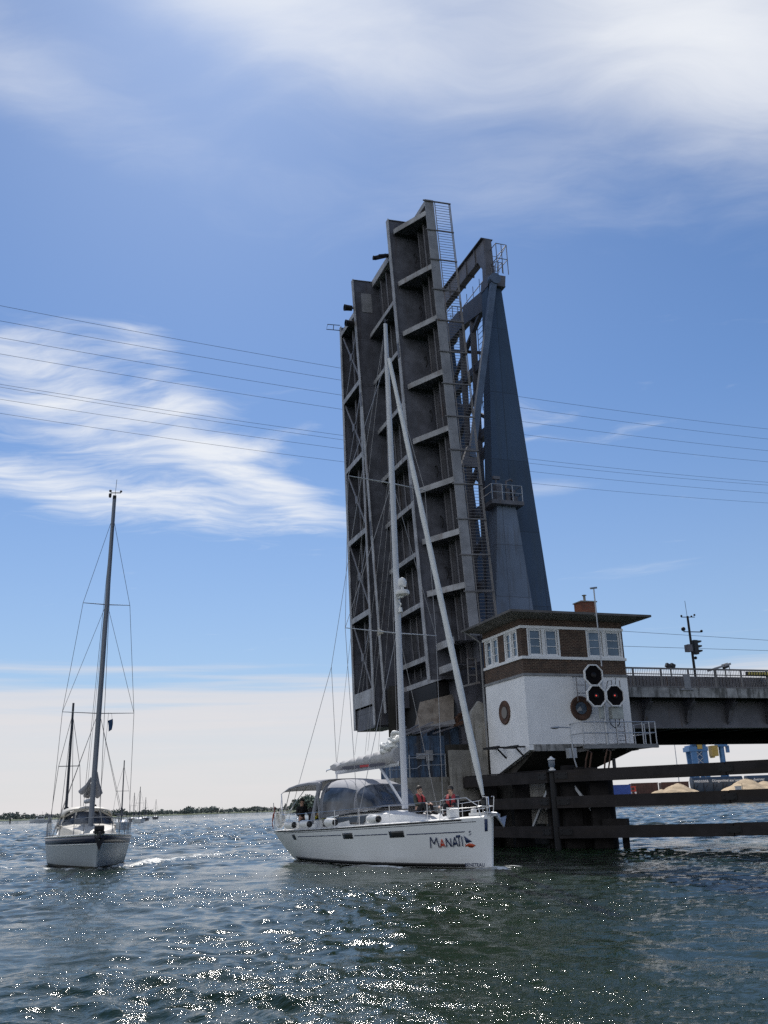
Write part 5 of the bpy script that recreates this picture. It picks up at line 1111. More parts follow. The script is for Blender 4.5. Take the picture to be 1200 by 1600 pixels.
# ------------------------------------------------------------------ second yacht, seen bow on
PS2 = R(-68.7); B2 = at(150, 1353, 42.7); BOW2 = Vector((-12.94 * .932, 42.7 * .932, 0))
LO2 = 5.6; Y2 = BOW2 - Vector((math.cos(PS2), math.sin(PS2), 0)) * LO2
S2 = thing('sailing_yacht', 'pale hulled sailing yacht with navy stripe and grey mast seen bow on', 'sailboat', tuple(Y2), PS2)
def h2(s, t, side=-1, off=0.0):
    tt = max(t, 0)
    bd = 1.82 * max(0, 1 - (abs(s - .42) / .58) ** 2.5) ** .85 if s > .42 else 1.82 - .4 * ((.42 - s) / .42) ** 2
    bw_ = 1.62 * max(0, 1 - (abs(s - .42) / .56) ** 2.0) if s > .42 else 1.55 - .9 * ((.42 - s) / .42) ** 2
    y = max(0, bw_) + (bd - max(0, bw_)) * tt ** .7 + .03
    if t < 0: y *= 1 + t
    zs_ = 1.12 + .26 * s ** 2
    x1 = 5.6 + .5 * tt; x0 = -5.4 - .3 * tt
    return Vector((x0 + (x1 - x0) * s, side * (y + off), zs_ * t))
SS2 = [1 - (1 - i / 40) ** 1.2 for i in range(41)]
b = MB(); b.grid([[h2(s, t, -1) for t in TT] for s in SS2]); b.grid([[h2(s, t, 1) for t in reversed(TT)] for s in SS2]); b.grid([[h2(0, t, -1), h2(0, t, 1)] for t in TT]); b.grid([[h2(1, t, 1), h2(1, t, -1)] for t in TT]); hu2 = b.build('hull', M['hull2'], S2, angle=40)
def strip2(name, m, t0, t1, off):
    b = MB()
    for sd in (-1, 1): b.grid([[h2(s, t0 + (t1 - t0) * k, sd, off) for k in (0, .5, 1)] for s in SS2[:]])
    return b.build(name, m, hu2, solid=.006)
strip2('navy_band', M['navy'], .74, .945, .006); strip2('trim_line', M['trim'], .70, .72, .006); strip2('rub_rail', M['trim'], .955, 1.0, .03)
b = MB(); b.grid([[Vector((h2(s, 1, -1).x, h2(s, 1, -1).y * (1 - k / 4), h2(s, 1, -1).z + .06 * (1 - (k / 4 - 1) ** 2))) for k in range(9)] for s in SS2]); b.build('deck', M['cream'], S2)
b = MB(); rows = []
for x_, hw, h_ in ((3.2, .5, .0), (2.7, .75, .22), (1.6, 1.05, .38), (.2, 1.25, .46), (-1.2, 1.32, .50)):
    rows.append([Vector((x_, hw * k, 1.2 + h_ * (0 if abs(k) >= 1 else (.85 if abs(k) > .85 else 1.05)))) for k in (-1, -.9, -.5, 0, .5, .9, 1)])
b.grid(rows); b.poly(rows[-1]); cr2 = b.build('coachroof', M['cream'], S2, angle=50)
b = MB()                                           # windscreen frame and hard top
for y_ in (-1.22, -.62, .62, 1.22): b.bar((-.55 - .25 * abs(y_), y_, 1.55), (-1.05 - .25 * abs(y_), y_ * .86, 2.25 if abs(y_) < 1 else 2.05), .08, .07)
b.path([(-.85, -1.25, 1.62), (-.68, -.62, 1.68), (-.68, .62, 1.68), (-.85, 1.25, 1.62)], .05); b.path([(-1.35, -1.05, 2.05), (-1.2, -.55, 2.30), (-1.2, 0, 2.36), (-1.2, .55, 2.30), (-1.35, 1.05, 2.05)], .055)
for sd in (-1, 1): b.bar((-.9, sd * 1.25, 1.55), (-3.2, sd * 1.35, 1.55), .07, .1); b.bar((-1.35, sd * 1.05, 2.05), (-3.2, sd * 1.15, 2.05), .07, .07); b.bar((-2.4, sd * 1.33, 1.55), (-2.5, sd * 1.12, 2.05), .07, .07)
b.build('windscreen_frame', M['cream'], S2)
b = MB(); b.poly([Vector((-.72, -.60, 1.68)), Vector((-.72, .60, 1.68)), Vector((-1.2, .54, 2.28)), Vector((-1.2, -.54, 2.28))])
for sd in (-1, 1): b.poly([Vector((-.72, sd * .64, 1.68)), Vector((-.88, sd * 1.2, 1.65)), Vector((-1.34, sd * 1.02, 2.04)), Vector((-1.2, sd * .58, 2.28))]); b.poly([Vector((-.95, sd * 1.24, 1.6)), Vector((-3.2, sd * 1.34, 1.6)), Vector((-3.2, sd * 1.14, 2.03)), Vector((-1.4, sd * 1.06, 2.03))])
b.build('windscreen', M['vinyl'], S2, solid=.01)
b = MB(); b.grid([arch(-1.15, 1.08, 2.02, 2.38, p=.8), arch(-1.6, 1.14, 2.02, 2.46, p=.8), arch(-2.6, 1.2, 2.02, 2.50, p=.8), arch(-3.3, 1.2, 2.0, 2.44, p=.8)]); b.build('hard_top', M['cream'], S2, solid=.05)
MX = 1.0
b = MB(); b.path([(MX, 0, 1.5), (MX - .12, 0, 9), (MX - .35, 0, 17.3), (MX - .38, 0, 17.45)], [.15, .145, .11, .09], 14, sq=(.8, 1)); m2 = b.build('mast', M['alud'], S2)
b = MB(); b.tube((MX - .38, .02, 17.4), (MX - .4, .05, 18.4), .012, 5); b.tube((MX - .38, -.2, 17.65), (MX - .38, .3, 17.7), .025); b.ball((MX - .38, -.22, 17.75), .07); b.ball((MX - .38, .3, 17.78), .06); b.lathe((MX - .38, -.22, 17.4), (0, 0, 1), [(.05, 0), (.07, .05), (.07, .2), (.03, .22)], 10); b.box(ident, (MX - .5, MX - .25), (-.08, .08), (17.3, 17.5)); b.build('mast_head', M['dark'], m2)
for zt, hw in ((11.85, 1.1), (6.65, 1.62)):
    b = MB()
    for sd in (-1, 1): b.path([(MX - .2, sd * .08, zt), (MX - .3, sd * hw, zt + .05)], [.04, .025], 8, sq=(1, .6))
    b.build('spreader', M['alud'], m2)
b = MB(); b.path([(MX - .2, 0, 2.75), (MX - 4.4, 0, 2.75)], .1, 10); bo2 = b.build('boom', M['alud'], S2)
b = MB()
for k in range(26):
    x_ = MX - .3 - rng.random() * 3.6; z_ = 2.95 + rng.random() * .42 * (1 - .25 * (MX - x_) / 4)
    y0 = (rng.random() - .5) * .7 * (1 if k % 2 else .6)
    b.path([(x_ - .4, y0 * .6, z_ + .1), (x_ - .1, y0, z_ - .02), (x_ + .2, y0 * 1.1, z_ + .05), (x_ + .4, y0 * .5, z_ + .16)], [.05, .10, .09, .04], 7)
b.path([(MX - .3, .1, 4.0), (MX - .5, .16, 3.5), (MX - .8, .3, 3.05)], [.06, .14, .2], 8); b.path([(MX - .3, -.1, 3.75), (MX - .45, -.24, 3.4), (MX - .7, -.5, 3.1)], [.05, .1, .14], 8)
b.build('stowed_sail', M['canvas'], bo2, angle=70)
b = MB(); b.tube((5.85, 0, 1.4), (MX - .3, 0, 16.6), .016, 5) if False else None
b.tube((5.95, 0, 1.4), (MX - .33, 0, 16.4), .012, 5); b.tube((MX - .38, 0, 17.4), (-5.5, 0, 1.4), .011, 5)
for sd in (-1, 1):
    b.path([(MX - .35, sd * 1.72, 1.2), (MX - .3, sd * 1.62, 6.7), (MX - .3, sd * 1.1, 11.9), (MX - .33, 0, 16.4)], .011, 5); b.tube((MX + .3, sd * 1.6, 1.2), (MX - .1, sd * .08, 6.5), .01, 5); b.tube((MX - .6, sd * 1.6, 1.2), (MX - .1, sd * .08, 6.5), .01, 5); b.tube((MX - .3, sd * 1.62, 6.7), (MX - .2, sd * .08, 11.7), .01, 5)
b.tube((MX - .2, .45, 6.7), (MX - .1, .3, 1.8), .007, 4); b.tube((MX - .1, -.1, 11.8), (MX, -.3, 1.6), .007, 4)
b.build('rigging', M['wired'], S2)
b = MB(); b.path([(5.75, 0, 1.42), (6.3, 0, 1.40), (6.45, 0, 1.2)], .06, 8); b.prism([Vector((6.35, -.22, 1.3)), Vector((6.45, 0, .72)), Vector((6.35, .22, 1.3)), Vector((6.25, 0, 1.1))], (.08, 0, .02)); b.box(ident, (5.3, 6.2), (-.2, .2), (1.38, 1.47)); b.lathe((5.9, -.2, 1.55), (0, 1, 0), [(.02, 0), (.16, .02), (.16, .38), (.02, .4)], 12); b.build('anchor', M['dark'], S2)
def dk2(x_, sd): return h2((x_ + 5.7) / 11.8, 1, sd, -.06)
b = MB()
for sd in (-1, 1):
    xs = [-4.8, -3.2, -1.6, 0, 1.6, 3.2, 4.6]
    for x_ in xs: p = dk2(x_, sd); b.tube(p, p + Z * .62, .014, 6)
    for h_ in (.33, .61): b.path([dk2(x_, sd) + Z * h_ for x_ in xs + [5.3]], .006, 5)
    b.path([dk2(4.6, sd) + Z * .62, dk2(5.5, sd) + Z * .64, Vector((6.0, 0, 2.0))], .016, 8); b.tube(dk2(5.3, sd), dk2(5.3, sd) + Z * .63, .014)
    b.tube(dk2(-3.6, sd) + Z * .62, dk2(-3.6, sd) + Z * 1.0, .03); b.bar(dk2(-3.6, sd) + Z * 1.02 + Vector((0, -.2, 0)), dk2(-3.6, sd) + Z * 1.02 + Vector((0, .2, 0)), .06)
b.build('guard_rail', M['alud'], S2)
PN = thing('pennant', 'small dark blue pennant hanging below the lower spreader of bow on yacht', 'pennant', tuple(Matrix.Translation(Y2) @ Matrix.Rotation(PS2, 4, 'Z') @ Vector((MX - .25, .62, 6.1))), PS2)
b = MB(); b.grid([[Vector((0, .13 - .03 * k * (1 - z_ * .4) * 2.6 + .02 * math.sin(4 * z_), .3 - z_ * .5 - .03 * k)) for k in range(4)] for z_ in np.linspace(0, 1, 6)]); b.build('cloth', M['green'], PN, solid=.006)
b = MB(); b.tube((0, .1, .3), (0, .06, .58), .006, 4); b.build('halyard', M['wired'], PN)
person('person in dark jacket in the cockpit behind the windscreen of bow on yacht', tuple(Matrix.Translation(Y2) @ Matrix.Rotation(PS2, 4, 'Z') @ Vector((-3.9, .5, .85))), PS2, standing(dict(L=(.3, .25, 1.05), R=(.3, -.25, 1.05))), M['blackc'], M['blackc'])

S2.rotation_euler = (R(-.8), 0, PS2)      # a touch of heel

# ------------------------------------------------------------------ far shore and its woodland
def hz_at(px, Yd, dz=0.0):
    p = at(px, 1281 - .0332 * px, Yd); p.z = dz; return p
shore_pts = [(-260, 1000), (-60, 1020), (120, 1080), (300, 1150), (440, 1240), (600, 1300), (780, 1350), (1000, 1500)]
b = MB(); rows = []
for px, yd in shore_pts:
    p = hz_at(px, yd); o_ = Vector((p.x, p.y, 0)).normalized()
    rows.append([p + Z * -1.0, p + Z * .3, p + o_ * 15 + Z * 1.1, p + o_ * 420 + Z * 2.0, p + o_ * 420 - Z * 2])
b.grid(rows); tag(b.build('far_shore', M['grass'], None, local=False, smooth=False), kind='structure')
def crown(bl, c, rx, rz, n, sz):
    for _ in range(n):
        v = rng.normal(size=3); v /= np.linalg.norm(v); q = rng.random() ** .4
        lump = 1 + .25 * math.sin(5 * v[0] + c[0]) * math.cos(4 * v[2] + c[1])
        p = Vector((c[0] + v[0] * rx * q * lump, c[1] + v[1] * rx * q * lump, c[2] + v[2] * rz * q * lump))
        a = Vector(rng.normal(size=3)).normalized() * sz * (.6 + .8 * rng.random()); e = a.orthogonal().normalized() * sz * (.6 + .8 * rng.random())
        bl.add([p - a - e, p + a - e, p + a + e, p - a + e], [(0, 1, 2, 3)])
def woodland(name, px0, px1, y0, y1, n, h0, h1, m, quads=46):
    b = MB()
    for i in range(n):
        q = (i + rng.random()) / n; px = px0 + (px1 - px0) * q; yd = y0 + (y1 - y0) * q + 18 + rng.random() * 40
        p = hz_at(px, yd); h = h0 + (h1 - h0) * (rng.random() ** 1.3) * (.6 + .4 * math.sin(px * .045 + 1.3 * math.sin(px * .13)))
        r_ = h * (.42 + .25 * rng.random()); crown(b, (p.x, p.y, h * .52 + .6), r_, h * .5, quads, h * .09)
        if i % 3 == 0: b.tube((p.x, p.y, .2), (p.x, p.y, h * .5), .25, 5)
    o = b.build(name, m, None, local=False, smooth=False); tag(o, kind='stuff'); return o
woodland('far_woodland', -240, 300, 1000, 1150, 210, 4, 10, M['leaf'])
woodland('far_woodland', 280, 760, 1140, 1330, 170, 4, 9.5, M['leaf'])
woodland('far_woodland', 120, 420, 1500, 1500, 70, 6, 11, M['leaf2'])
hp_ = hz_at(478, 640); b = MB(); b.ball((hp_.x + 8, hp_.y + 25, -3), 34, 20, 10, (.9, .6, .16)); tag(b.build('island', M['grass'], None, local=False), kind='structure')
b = MB()
for k in range(34):
    an = k * .7; px = 460 + 44 * ((k * .618) % 1); p = hz_at(px, 630 + 30 * ((k * .37) % 1)); h = 9.5 - abs(px - 482) * .14 + rng.random() * 1.2
    crown(b, (p.x, p.y, h * .55 + .8), h * .5, h * .46, 60, .6)
tag(b.build('island_trees', M['leaf2'], None, local=False, smooth=False), kind='stuff')

# ------------------------------------------------------------------ distant boats
def small_yacht(label, px, yd, ln, mh, rz, group=None, dark=False, cover=None, name='distant_sailboat'):
    p = hz_at(px, yd); t = thing(name, label, 'sailboat', (p.x, p.y, 0), rz, group)
    def hh(s, q, sd): 
        bw2 = (1 - s ** 2.2) if s > 0 else 1 - .3 * s * s
        y = ln * .15 * max(.01, bw2) * (.75 + .25 * q); return Vector((s * ln / 2 + .2 * q * (s > .9), sd * y, q * ln * (.085 + .02 * max(0, s))))
    b = MB(); S3 = [-1 + i / 8 for i in range(17)]
    b.grid([[hh(s, q, -1) for q in (-.3, 0, .5, 1)] + [hh(s, q, 1) for q in (1, .5, 0, -.3)] for s in S3]); b.poly([hh(-1, q, sd) for sd, q in ((-1, -.3), (-1, 1), (1, 1), (1, -.3))])
    b.build('hull', M['navy'] if dark else M['hull3'], t)
    b = MB(); zz = ln * .085; b.add([(-ln * .12, -ln * .09, zz), (ln * .25, -ln * .05, zz), (ln * .25, ln * .05, zz), (-ln * .12, ln * .09, zz), (-ln * .12, -ln * .08, zz + ln * .05), (ln * .15, -ln * .045, zz + ln * .045), (ln * .15, ln * .045, zz + ln * .045), (-ln * .12, ln * .08, zz + ln * .05)], [(0, 1, 5, 4), (1, 2, 6, 5), (2, 3, 7, 6), (3, 0, 4, 7), (4, 5, 6, 7)]); b.build('cabin', M['deckw'], t)
    b = MB(); b.path([(ln * .08, 0, zz), (ln * .08 - .1, 0, mh)], [.11, .08], 8); b.build('mast', M['wired'], t)
    b = MB(); b.tube((ln * .05, 0, zz + 1.3), (-ln * .33, 0, zz + 1.3), .09, 8); b.path([(ln * .06, 0, zz + 1.9), (-ln * .1, 0, zz + 1.55), (-ln * .33, 0, zz + 1.4)], [.2, .2, .12], 8); b.build('boom', cover or M['navyc'], t)
    b = MB(); r_ = .018
    b.tube((ln * .5, 0, zz), (ln * .07, 0, mh * .92), r_, 4); b.tube((-ln * .48, 0, zz), (ln * .07, 0, mh), r_, 4)
    for sd in (-1, 1): b.path([(ln * .05, sd * ln * .14, zz), (ln * .06, sd * ln * .09, mh * .55), (ln * .07, 0, mh * .92)], r_, 4)
    b.tube((ln * .06, -ln * .09, mh * .55), (ln * .06, ln * .09, mh * .55), .03, 5); b.build('rigging', M['wired'], t)
    b = MB(); b.grid([arch(-ln * .12, ln * .09, zz + .2, zz + 1.05, 9), arch(-ln * .2, ln * .09, zz + .2, zz + 1.2, 9)]); b.build('spray_hood', cover or M['navyc'], t, solid=.03)
    return t
small_yacht('dark sailboat with navy sail cover following close behind the bow on yacht', 104, 72, 8.4, 10.3, R(-78), name='sailing_yacht', dark=True)
grp = 'distant sailboats motoring in line'
small_yacht('pale distant sailboat just right of the bow on yacht, tallest mast of the far line', 190, 150, 10.5, 10.2, R(-75), grp)
small_yacht('dark distant sailboat directly left of the white hulled one in the far line', 209, 300, 10.5, 8.6, R(-80), grp, True)
small_yacht('white distant sailboat in the middle of the far line', 217, 245, 10.5, 8.8, R(-70), grp)
small_yacht('small dark sailboat second from the far end of the line', 227, 340, 10, 7.8, R(-80), grp, True)
small_yacht('lone dark sailboat at the far right end of the line', 243, 420, 10, 8.2, R(-75), grp, True)
p = hz_at(64, 470); MBt = thing('motor_cruiser', 'white motor cruiser with awning far away at left', 'motorboat', (p.x, p.y, 0), R(-160))
b = MB()
def mh_(s, q, sd): return Vector((s * 5, sd * 1.6 * max(.02, 1 - max(0, s) ** 2.5) * (.8 + .2 * q), q * (1.3 + .4 * max(0, s))))
b.grid([[mh_(-1 + i / 8, q, -1) for q in (-.2, 0, .5, 1)] + [mh_(-1 + i / 8, q, 1) for q in (1, .5, 0, -.2)] for i in range(17)]); b.poly([mh_(-1, q, sd) for sd, q in ((-1, -.2), (-1, 1), (1, 1), (1, -.2))]); b.build('hull', M['hull3'], MBt)
b = MB(); b.prism([Vector((-1.5, -1.3, 1.3)), Vector((2.6, -1.3, 1.5)), Vector((1.6, -1.3, 2.7)), Vector((-1.5, -1.3, 2.8))], (0, 2.6, 0)); cb = b.build('cabin', M['white'], MBt)
b = MB(); b.box(ident, (-1.2, 1.5), (-1.34, -1.31), (1.8, 2.5)); b.box(ident, (-1.2, 1.5), (1.31, 1.34), (1.8, 2.5)); b.build('window', M['dglass'], cb)
b = MB(); b.box(ident, (-4.8, 1.2), (-1.4, 1.4), (3.4, 3.5)); 
for x_ in (-4.6, -1.8, 1.0):
    for y_ in (-1.3, 1.3): b.tube((x_, y_, 1.3), (x_, y_, 3.4), .05, 6)
b.path([(-.5, 0, 3.5), (-.6, 0, 5.0)], .05, 6); b.build('awning', M['navyc'], MBt); b = MB(); b.box(ident, (-4.9, -3.2), (-1.2, 1.2), (1.3, 2.4)); b.build('dinghy', M['white'], MBt)
p = hz_at(16, 500); DM = thing('day_mark', 'small dark channel post standing in the water far left', 'post', (p.x, p.y, -1)); b = MB(); b.tube((0, 0, 0), (0, 0, 2.6), .35, 8); b.build('post', M['dark'], DM); b = MB(); b.lathe((0, 0, 2.6), (0, 0, 1), [(.5, 0), (.5, .5), (.05, 1.0)], 8); b.build('top_mark', M['dark'], DM)

# ------------------------------------------------------------------ quay on the right with sand, wagons and cranes
QZ = 1.95
q0 = hz_at(905, 246); q1 = hz_at(1500, 246)
b = MB(); b.prism([(q0.x, 246, -2), (q1.x + 60, 246, -2), (q1.x + 60, 246, QZ), (q0.x, 246, QZ)], (0, 420, 0)); tag(b.build('quay', M['quay'], None, local=False, smooth=False), kind='structure')
def qx(px, yd): return hz_at(px, yd).x
def sand(label, pxl, pxr, peaks, yd, sd):
    x0, x1 = qx(pxl, yd), qx(pxr, yd); t_ = thing('sand_heap', label, 'sand heap', ((x0 + x1) / 2, yd, QZ), 0, 'sand heaps on the quay')
    rs = np.random.default_rng(sd); n = 46; b = MB(); rows = []
    for i in range(n + 1):
        row = []
        for j in range(n + 1):
            x = x0 + (x1 - x0) * i / n; y = yd - 7 + 18 * j / n; h = 0
            for ppx, ph, pr in peaks:
                px_ = qx(ppx, yd); d_ = math.hypot(x - px_, (y - yd - 2) * .95); h = max(h, ph - d_ * ph / pr + .22 * math.sin(x * 1.7 + y) * math.sin(y * 1.3 + 2) * min(1, d_ / 2) - .25 * math.exp(-d_ * 1.2))
            row.append(Vector((x, y, QZ - .02 + max(0, h) + .04 * rs.normal() * (h > 0))))
        rows.append(row)
    b.grid(rows); b.build('heap', M['sand'], t_, local=False, angle=60)
sand('pale sand heap with a low shoulder beside brown wagons', 1006, 1108, ((1064, 3.75, 7.5), (1038, 2.4, 5.0)), 252, 1)
sand('larger pale sand heap with small white box at the right edge', 1120, 1252, ((1172, 4.4, 8.6), (1200, 3.6, 8.0)), 252, 2)
p = hz_at(1155, 246.6); BX = thing('quay_box', 'small white service box with pole before the larger sand heap', 'box', (p.x, 246.4, QZ)); b = MB(); b.box(ident, (-.7, .7), (-.3, .5), (.5, 2.1)); b.box(ident, (-.8, .8), (-.35, .55), (2.1, 2.22)); b.build('cabinet', M['galv'], BX); b = MB(); b.path([(1.0, 0, 0), (1.0, 0, 2.8), (.2, 0, 2.95)], .06, 6); b.tube((-.5, 0, 0), (-.5, 0, .5), .06, 6); b.tube((.5, 0, 0), (.5, 0, .5), .06, 6); b.build('pole', M['dark'], BX)
p = hz_at(1086, 246); BO = thing('bollard', 'dark mooring bollard on quay edge below the first sand heap', 'bollard', (p.x, 246.5, QZ)); b = MB(); b.lathe((0, 0, 0), (0, 0, 1), [(.3, 0), (.22, .1), (.22, .55), (.38, .7), (.38, .85), (.1, .9)], 12); b.build('body', M['dark'], BO)
x0, x1 = qx(950, 256), qx(986, 256)
CT = thing('container', 'blue ribbed steel container at the quay end', 'container', ((x0 + x1) / 2, 257, QZ)); wdt = x1 - x0
b = MB(); b.box(ident, (-wdt / 2, wdt / 2), (-1.2, 1.2), (.1, 3.55)); b.build('body', M['contb'], CT); b = MB()
for k in range(14): xx = -wdt / 2 + .25 + k * (wdt - .5) / 13; b.box(ident, (xx - .09, xx + .09), (-1.26, -1.2), (.3, 3.4))
b.build('corrugated_rib', M['contb'], CT); b = MB()
for xx in (-wdt / 2, wdt / 2): b.box(ident, (xx - .1, xx + .1), (-1.28, -1.1), (0, 3.62))
b.box(ident, (-wdt / 2, wdt / 2), (-1.29, -1.2), (3.42, 3.6)); b.build('corner_frame', M['contb'], CT)
x0 = qx(990, 258); RF = thing('buffer_stop', 'red painted steel buffer stop beside the blue container', 'buffer stop', (x0, 258, QZ)); b = MB()
for xx in (-.7, .7): b.bar((xx, 0, 0), (xx, 0, 3.2), .25); b.bar((xx, 0, .2), (xx + .0, 1.6, 0.1), .2)
for zz in (1.1, 2.0, 3.0): b.bar((-.9, -.05, zz), (.9, -.05, zz), .22, .3)
b.build('frame', M['redp'], RF); b = MB(); b.lathe((-.6, -.2, 1.5), (0, -1, 0), [(.1, 0), (.1, .3), (.28, .32), (.28, .4)], 12); b.lathe((.6, -.2, 1.5), (0, -1, 0), [(.1, 0), (.1, .3), (.28, .32), (.28, .4)], 12); b.build('buffer', M['white'], RF)
def bogie(t, xs, y=0):
    for x_ in xs:
        b = MB()
        for dx in (-.9, .9):
            for sd in (-.75, .75): b.lathe((x_ + dx, sd - .06, .46), (0, 1, 0), [(.1, 0), (.46, .0), (.46, .12), (.1, .12)], 16)
        b.box(ident, (x_ - 1.4, x_ + 1.4), (-.95, -.85), (.4, .7)); b.build('bogie', M['dark'], t)
def text_mesh(name, s, size, m, parent, loc, weight=.0):
    cu = bpy.data.curves.new(name, 'FONT'); cu.body = s; cu.size = size; cu.extrude = .01; cu.offset = weight; cu.align_x = 'CENTER'
    tmp = bpy.data.objects.new(name, cu); C.objects.link(tmp); dg = bpy.context.evaluated_depsgraph_get(); me = bpy.data.meshes.new_from_object(tmp.evaluated_get(dg)); C.objects.unlink(tmp); bpy.data.objects.remove(tmp)
    o = bpy.data.objects.new(name, me); C.objects.link(o); me.materials.clear(); me.materials.append(m)
    me.transform(Matrix.Translation(loc) @ Matrix.Rotation(PI / 2, 4, 'X')); o.parent = parent; return o
WY = 268
def brown_wagon(px0, px1, label):
    x0, x1 = qx(px0, WY), qx(px1, WY); L_ = x1 - x0; t = thing('freight_wagon', label, 'railway wagon', ((x0 + x1) / 2, WY, QZ), 0, 'brown freight wagons on the quay track')
    b = MB(); b.box(ident, (-L_ / 2 + .3, L_ / 2 - .3), (-1.4, 1.4), (1.15, 3.95)); w_ = b.build('body', M['brownw'], t)
    b = MB(); n = 9
    for k in range(n + 1): xx = -L_ / 2 + .4 + k * (L_ - .8) / n; b.box(ident, (xx - .07, xx + .07), (-1.47, -1.4), (1.15, 3.95))
    b.box(ident, (-L_ / 2 + .25, L_ / 2 - .25), (-1.48, -1.4), (3.85, 4.05)); b.box(ident, (-L_ / 2, L_ / 2), (-1.3, 1.3), (.85, 1.15)); b.build('stanchion', M['brownw'], t)
    bogie(t, (-L_ / 2 + 2.2, L_ / 2 - 2.2))
brown_wagon(985, 1030, 'brown freight wagon directly right of the red buffer stop')
brown_wagon(1032, 1078, 'brown freight wagon behind the first sand heap')
def hopper(px0, px1, label, text=None):
    x0, x1 = qx(px0, WY), qx(px1, WY); L_ = x1 - x0; t = thing('hopper_wagon', label, 'railway wagon', ((x0 + x1) / 2, WY, QZ), 0, 'slate blue hopper wagons on the quay track')
    b = MB(); pr = [(-1.45, 3.1), (-1.5, 4.4), (-1.0, 5.05), (1.0, 5.05), (1.5, 4.4), (1.45, 3.1), (.7, 1.1), (-.7, 1.1)]
    b.prism([Vector((-L_ / 2 + .5, y_, z_)) for y_, z_ in pr], (L_ - 1.0, 0, 0)); bd_ = b.build('tank_body', M['bluew'], t, angle=20)
    b = MB(); b.box(ident, (-L_ / 2, L_ / 2), (-1.3, 1.3), (.85, 1.09))
    for k in range(6): xx = -L_ / 2 + .8 + k * (L_ - 1.6) / 5; b.bar((xx, -1.3, 1.0), (xx, -1.5, 3.4), .12); b.bar((xx, -1.3, 1.0), (xx + 1.1, -1.42, 3.1), .08)
    b.build('underframe', M['dark'], t); bogie(t, (-L_ / 2 + 2.0, L_ / 2 - 2.0))
    if text:
        for s_, xx, sz in text: text_mesh('lettering', s_, sz, M['text'], bd_, (xx, -1.53, 3.7), .02)
hopper(1080, 1164, 'slate blue hopper wagon with white wascosa lettering between the sand heaps', (('wascosa', -4.6, 1.2), ('Düngemittel aus Leuna', 2.6, .9)))
hopper(1166, 1236, 'slate blue hopper wagon behind the larger sand heap at right edge', (('duenger', -2.6, .95), ('duenger', 2.2, .95)))
tr_ = MB()
for y_ in (-.75, .75): tr_.bar((qx(960, WY) , WY + y_, QZ + .05), (qx(1500, WY), WY + y_, QZ + .05), .08, .1)
tag(tr_.build('railway_track', M['rust'], None, local=False), kind='structure')
x_ = qx(1064, 300); PL = thing('light_pole', 'thin grey light pole rising beside the blue cranes', 'pole', (x_, 300, QZ)); b = MB(); b.tube((0, 0, 0), (0, 0, 20), .16, 8, .1); b.build('pole', M['galv'], PL); b = MB(); b.path([(0, 0, 20), (.6, 0, 20.6), (1.5, 0, 20.6)], .08, 6); b.box(ident, (1.3, 2.1), (-.2, .2), (20.5, 20.7)); b.build('lamp_head', M['galv'], PL)
CY = 430; k_ = CY / 1521
def crane(label, px, wid, base_z, boom, yb):
    x = qx(px, CY); t = thing('harbour_crane', label, 'crane', (x, CY, QZ), 0, 'blue harbour cranes'); t.scale = (.78, 1, .87); return t
t = crane('blue portal crane with two broad tapered legs and ochre machine house', 1096, 0, 0, 0, 0)
b = MB()
for xx, tw, bw_ in ((-2.6, 1.6, 1.0), (3.6, 1.5, .9)):
    for y_ in (-4, 3): b.add([(xx - bw_ + .4, y_, 0), (xx + bw_ + .4, y_, 0), (xx + bw_ + .4, y_ + 1.2, 0), (xx - bw_ + .4, y_ + 1.2, 0), (xx - tw, y_, 22), (xx + tw, y_, 22), (xx + tw, y_ + 1.2, 22), (xx - tw, y_ + 1.2, 22)], [(0, 1, 5, 4), (1, 2, 6, 5), (2, 3, 7, 6), (3, 0, 4, 7), (4, 5, 6, 7), (3, 2, 1, 0)])
b.build('portal_leg', M['cblue'], t)
b = MB()
for k in range(6): b.bar((-1.4, -3.6, 3 + k * 3.2), (2.6, -3.6, 6.2 + k * 3.2), .25); b.bar((2.6, -3.4, 3 + k * 3.2), (-1.4, -3.4, 6.2 + k * 3.2), .25)
b.build('leg_bracing', M['galv'], t)
b = MB(); b.box(ident, (-5.4, 5.4), (-4.5, 4.7), (22.01, 24.2)); b.box(ident, (-4.6, 4.6), (-4, 4), (24.21, 25.0)); b.box(ident, (3.2, 5.2), (-4, 4), (25.01, 27.5)); b.build('portal_beam', M['cblue'], t)
b = MB(); b.box(ident, (-.6, 2.0), (-5.2, 5), (23.0, 31)); b.box(ident, (-1.0, 2.4), (-5.4, 5.2), (31.01, 31.6)); b.build('machine_house', M['cyel'], t)
b = MB(); b.box(ident, (-3.6, -1.2), (-5.0, -2), (25.01, 28)); b.build('cab', M['cblue'], t)
b = MB(); b.bar((2, 2, 30), (16, 60, 42), 1.2, 1.4); b.bar((1, -3, 31.6), (1, 2, 40), .8); b.bar((1, 2, 40), (16, 60, 42.5), .2); b.build('jib', M['cblue'], t)
t = crane('slim blue column crane with ochre counterweight box on its left', 1137, 0, 0, 0, 0)
b = MB(); b.path([(0, 0, 0), (0, 0, 9), (0, 0, 24)], [2.0, 1.5, 1.5], 12)
for sd in (-1, 1):
    for q_ in (0, 1): b.bar((sd * 3.0, -3 + q_ * 6, 0), (sd * .6, 0, 15), .6)
b.build('column', M['cblue'], t)
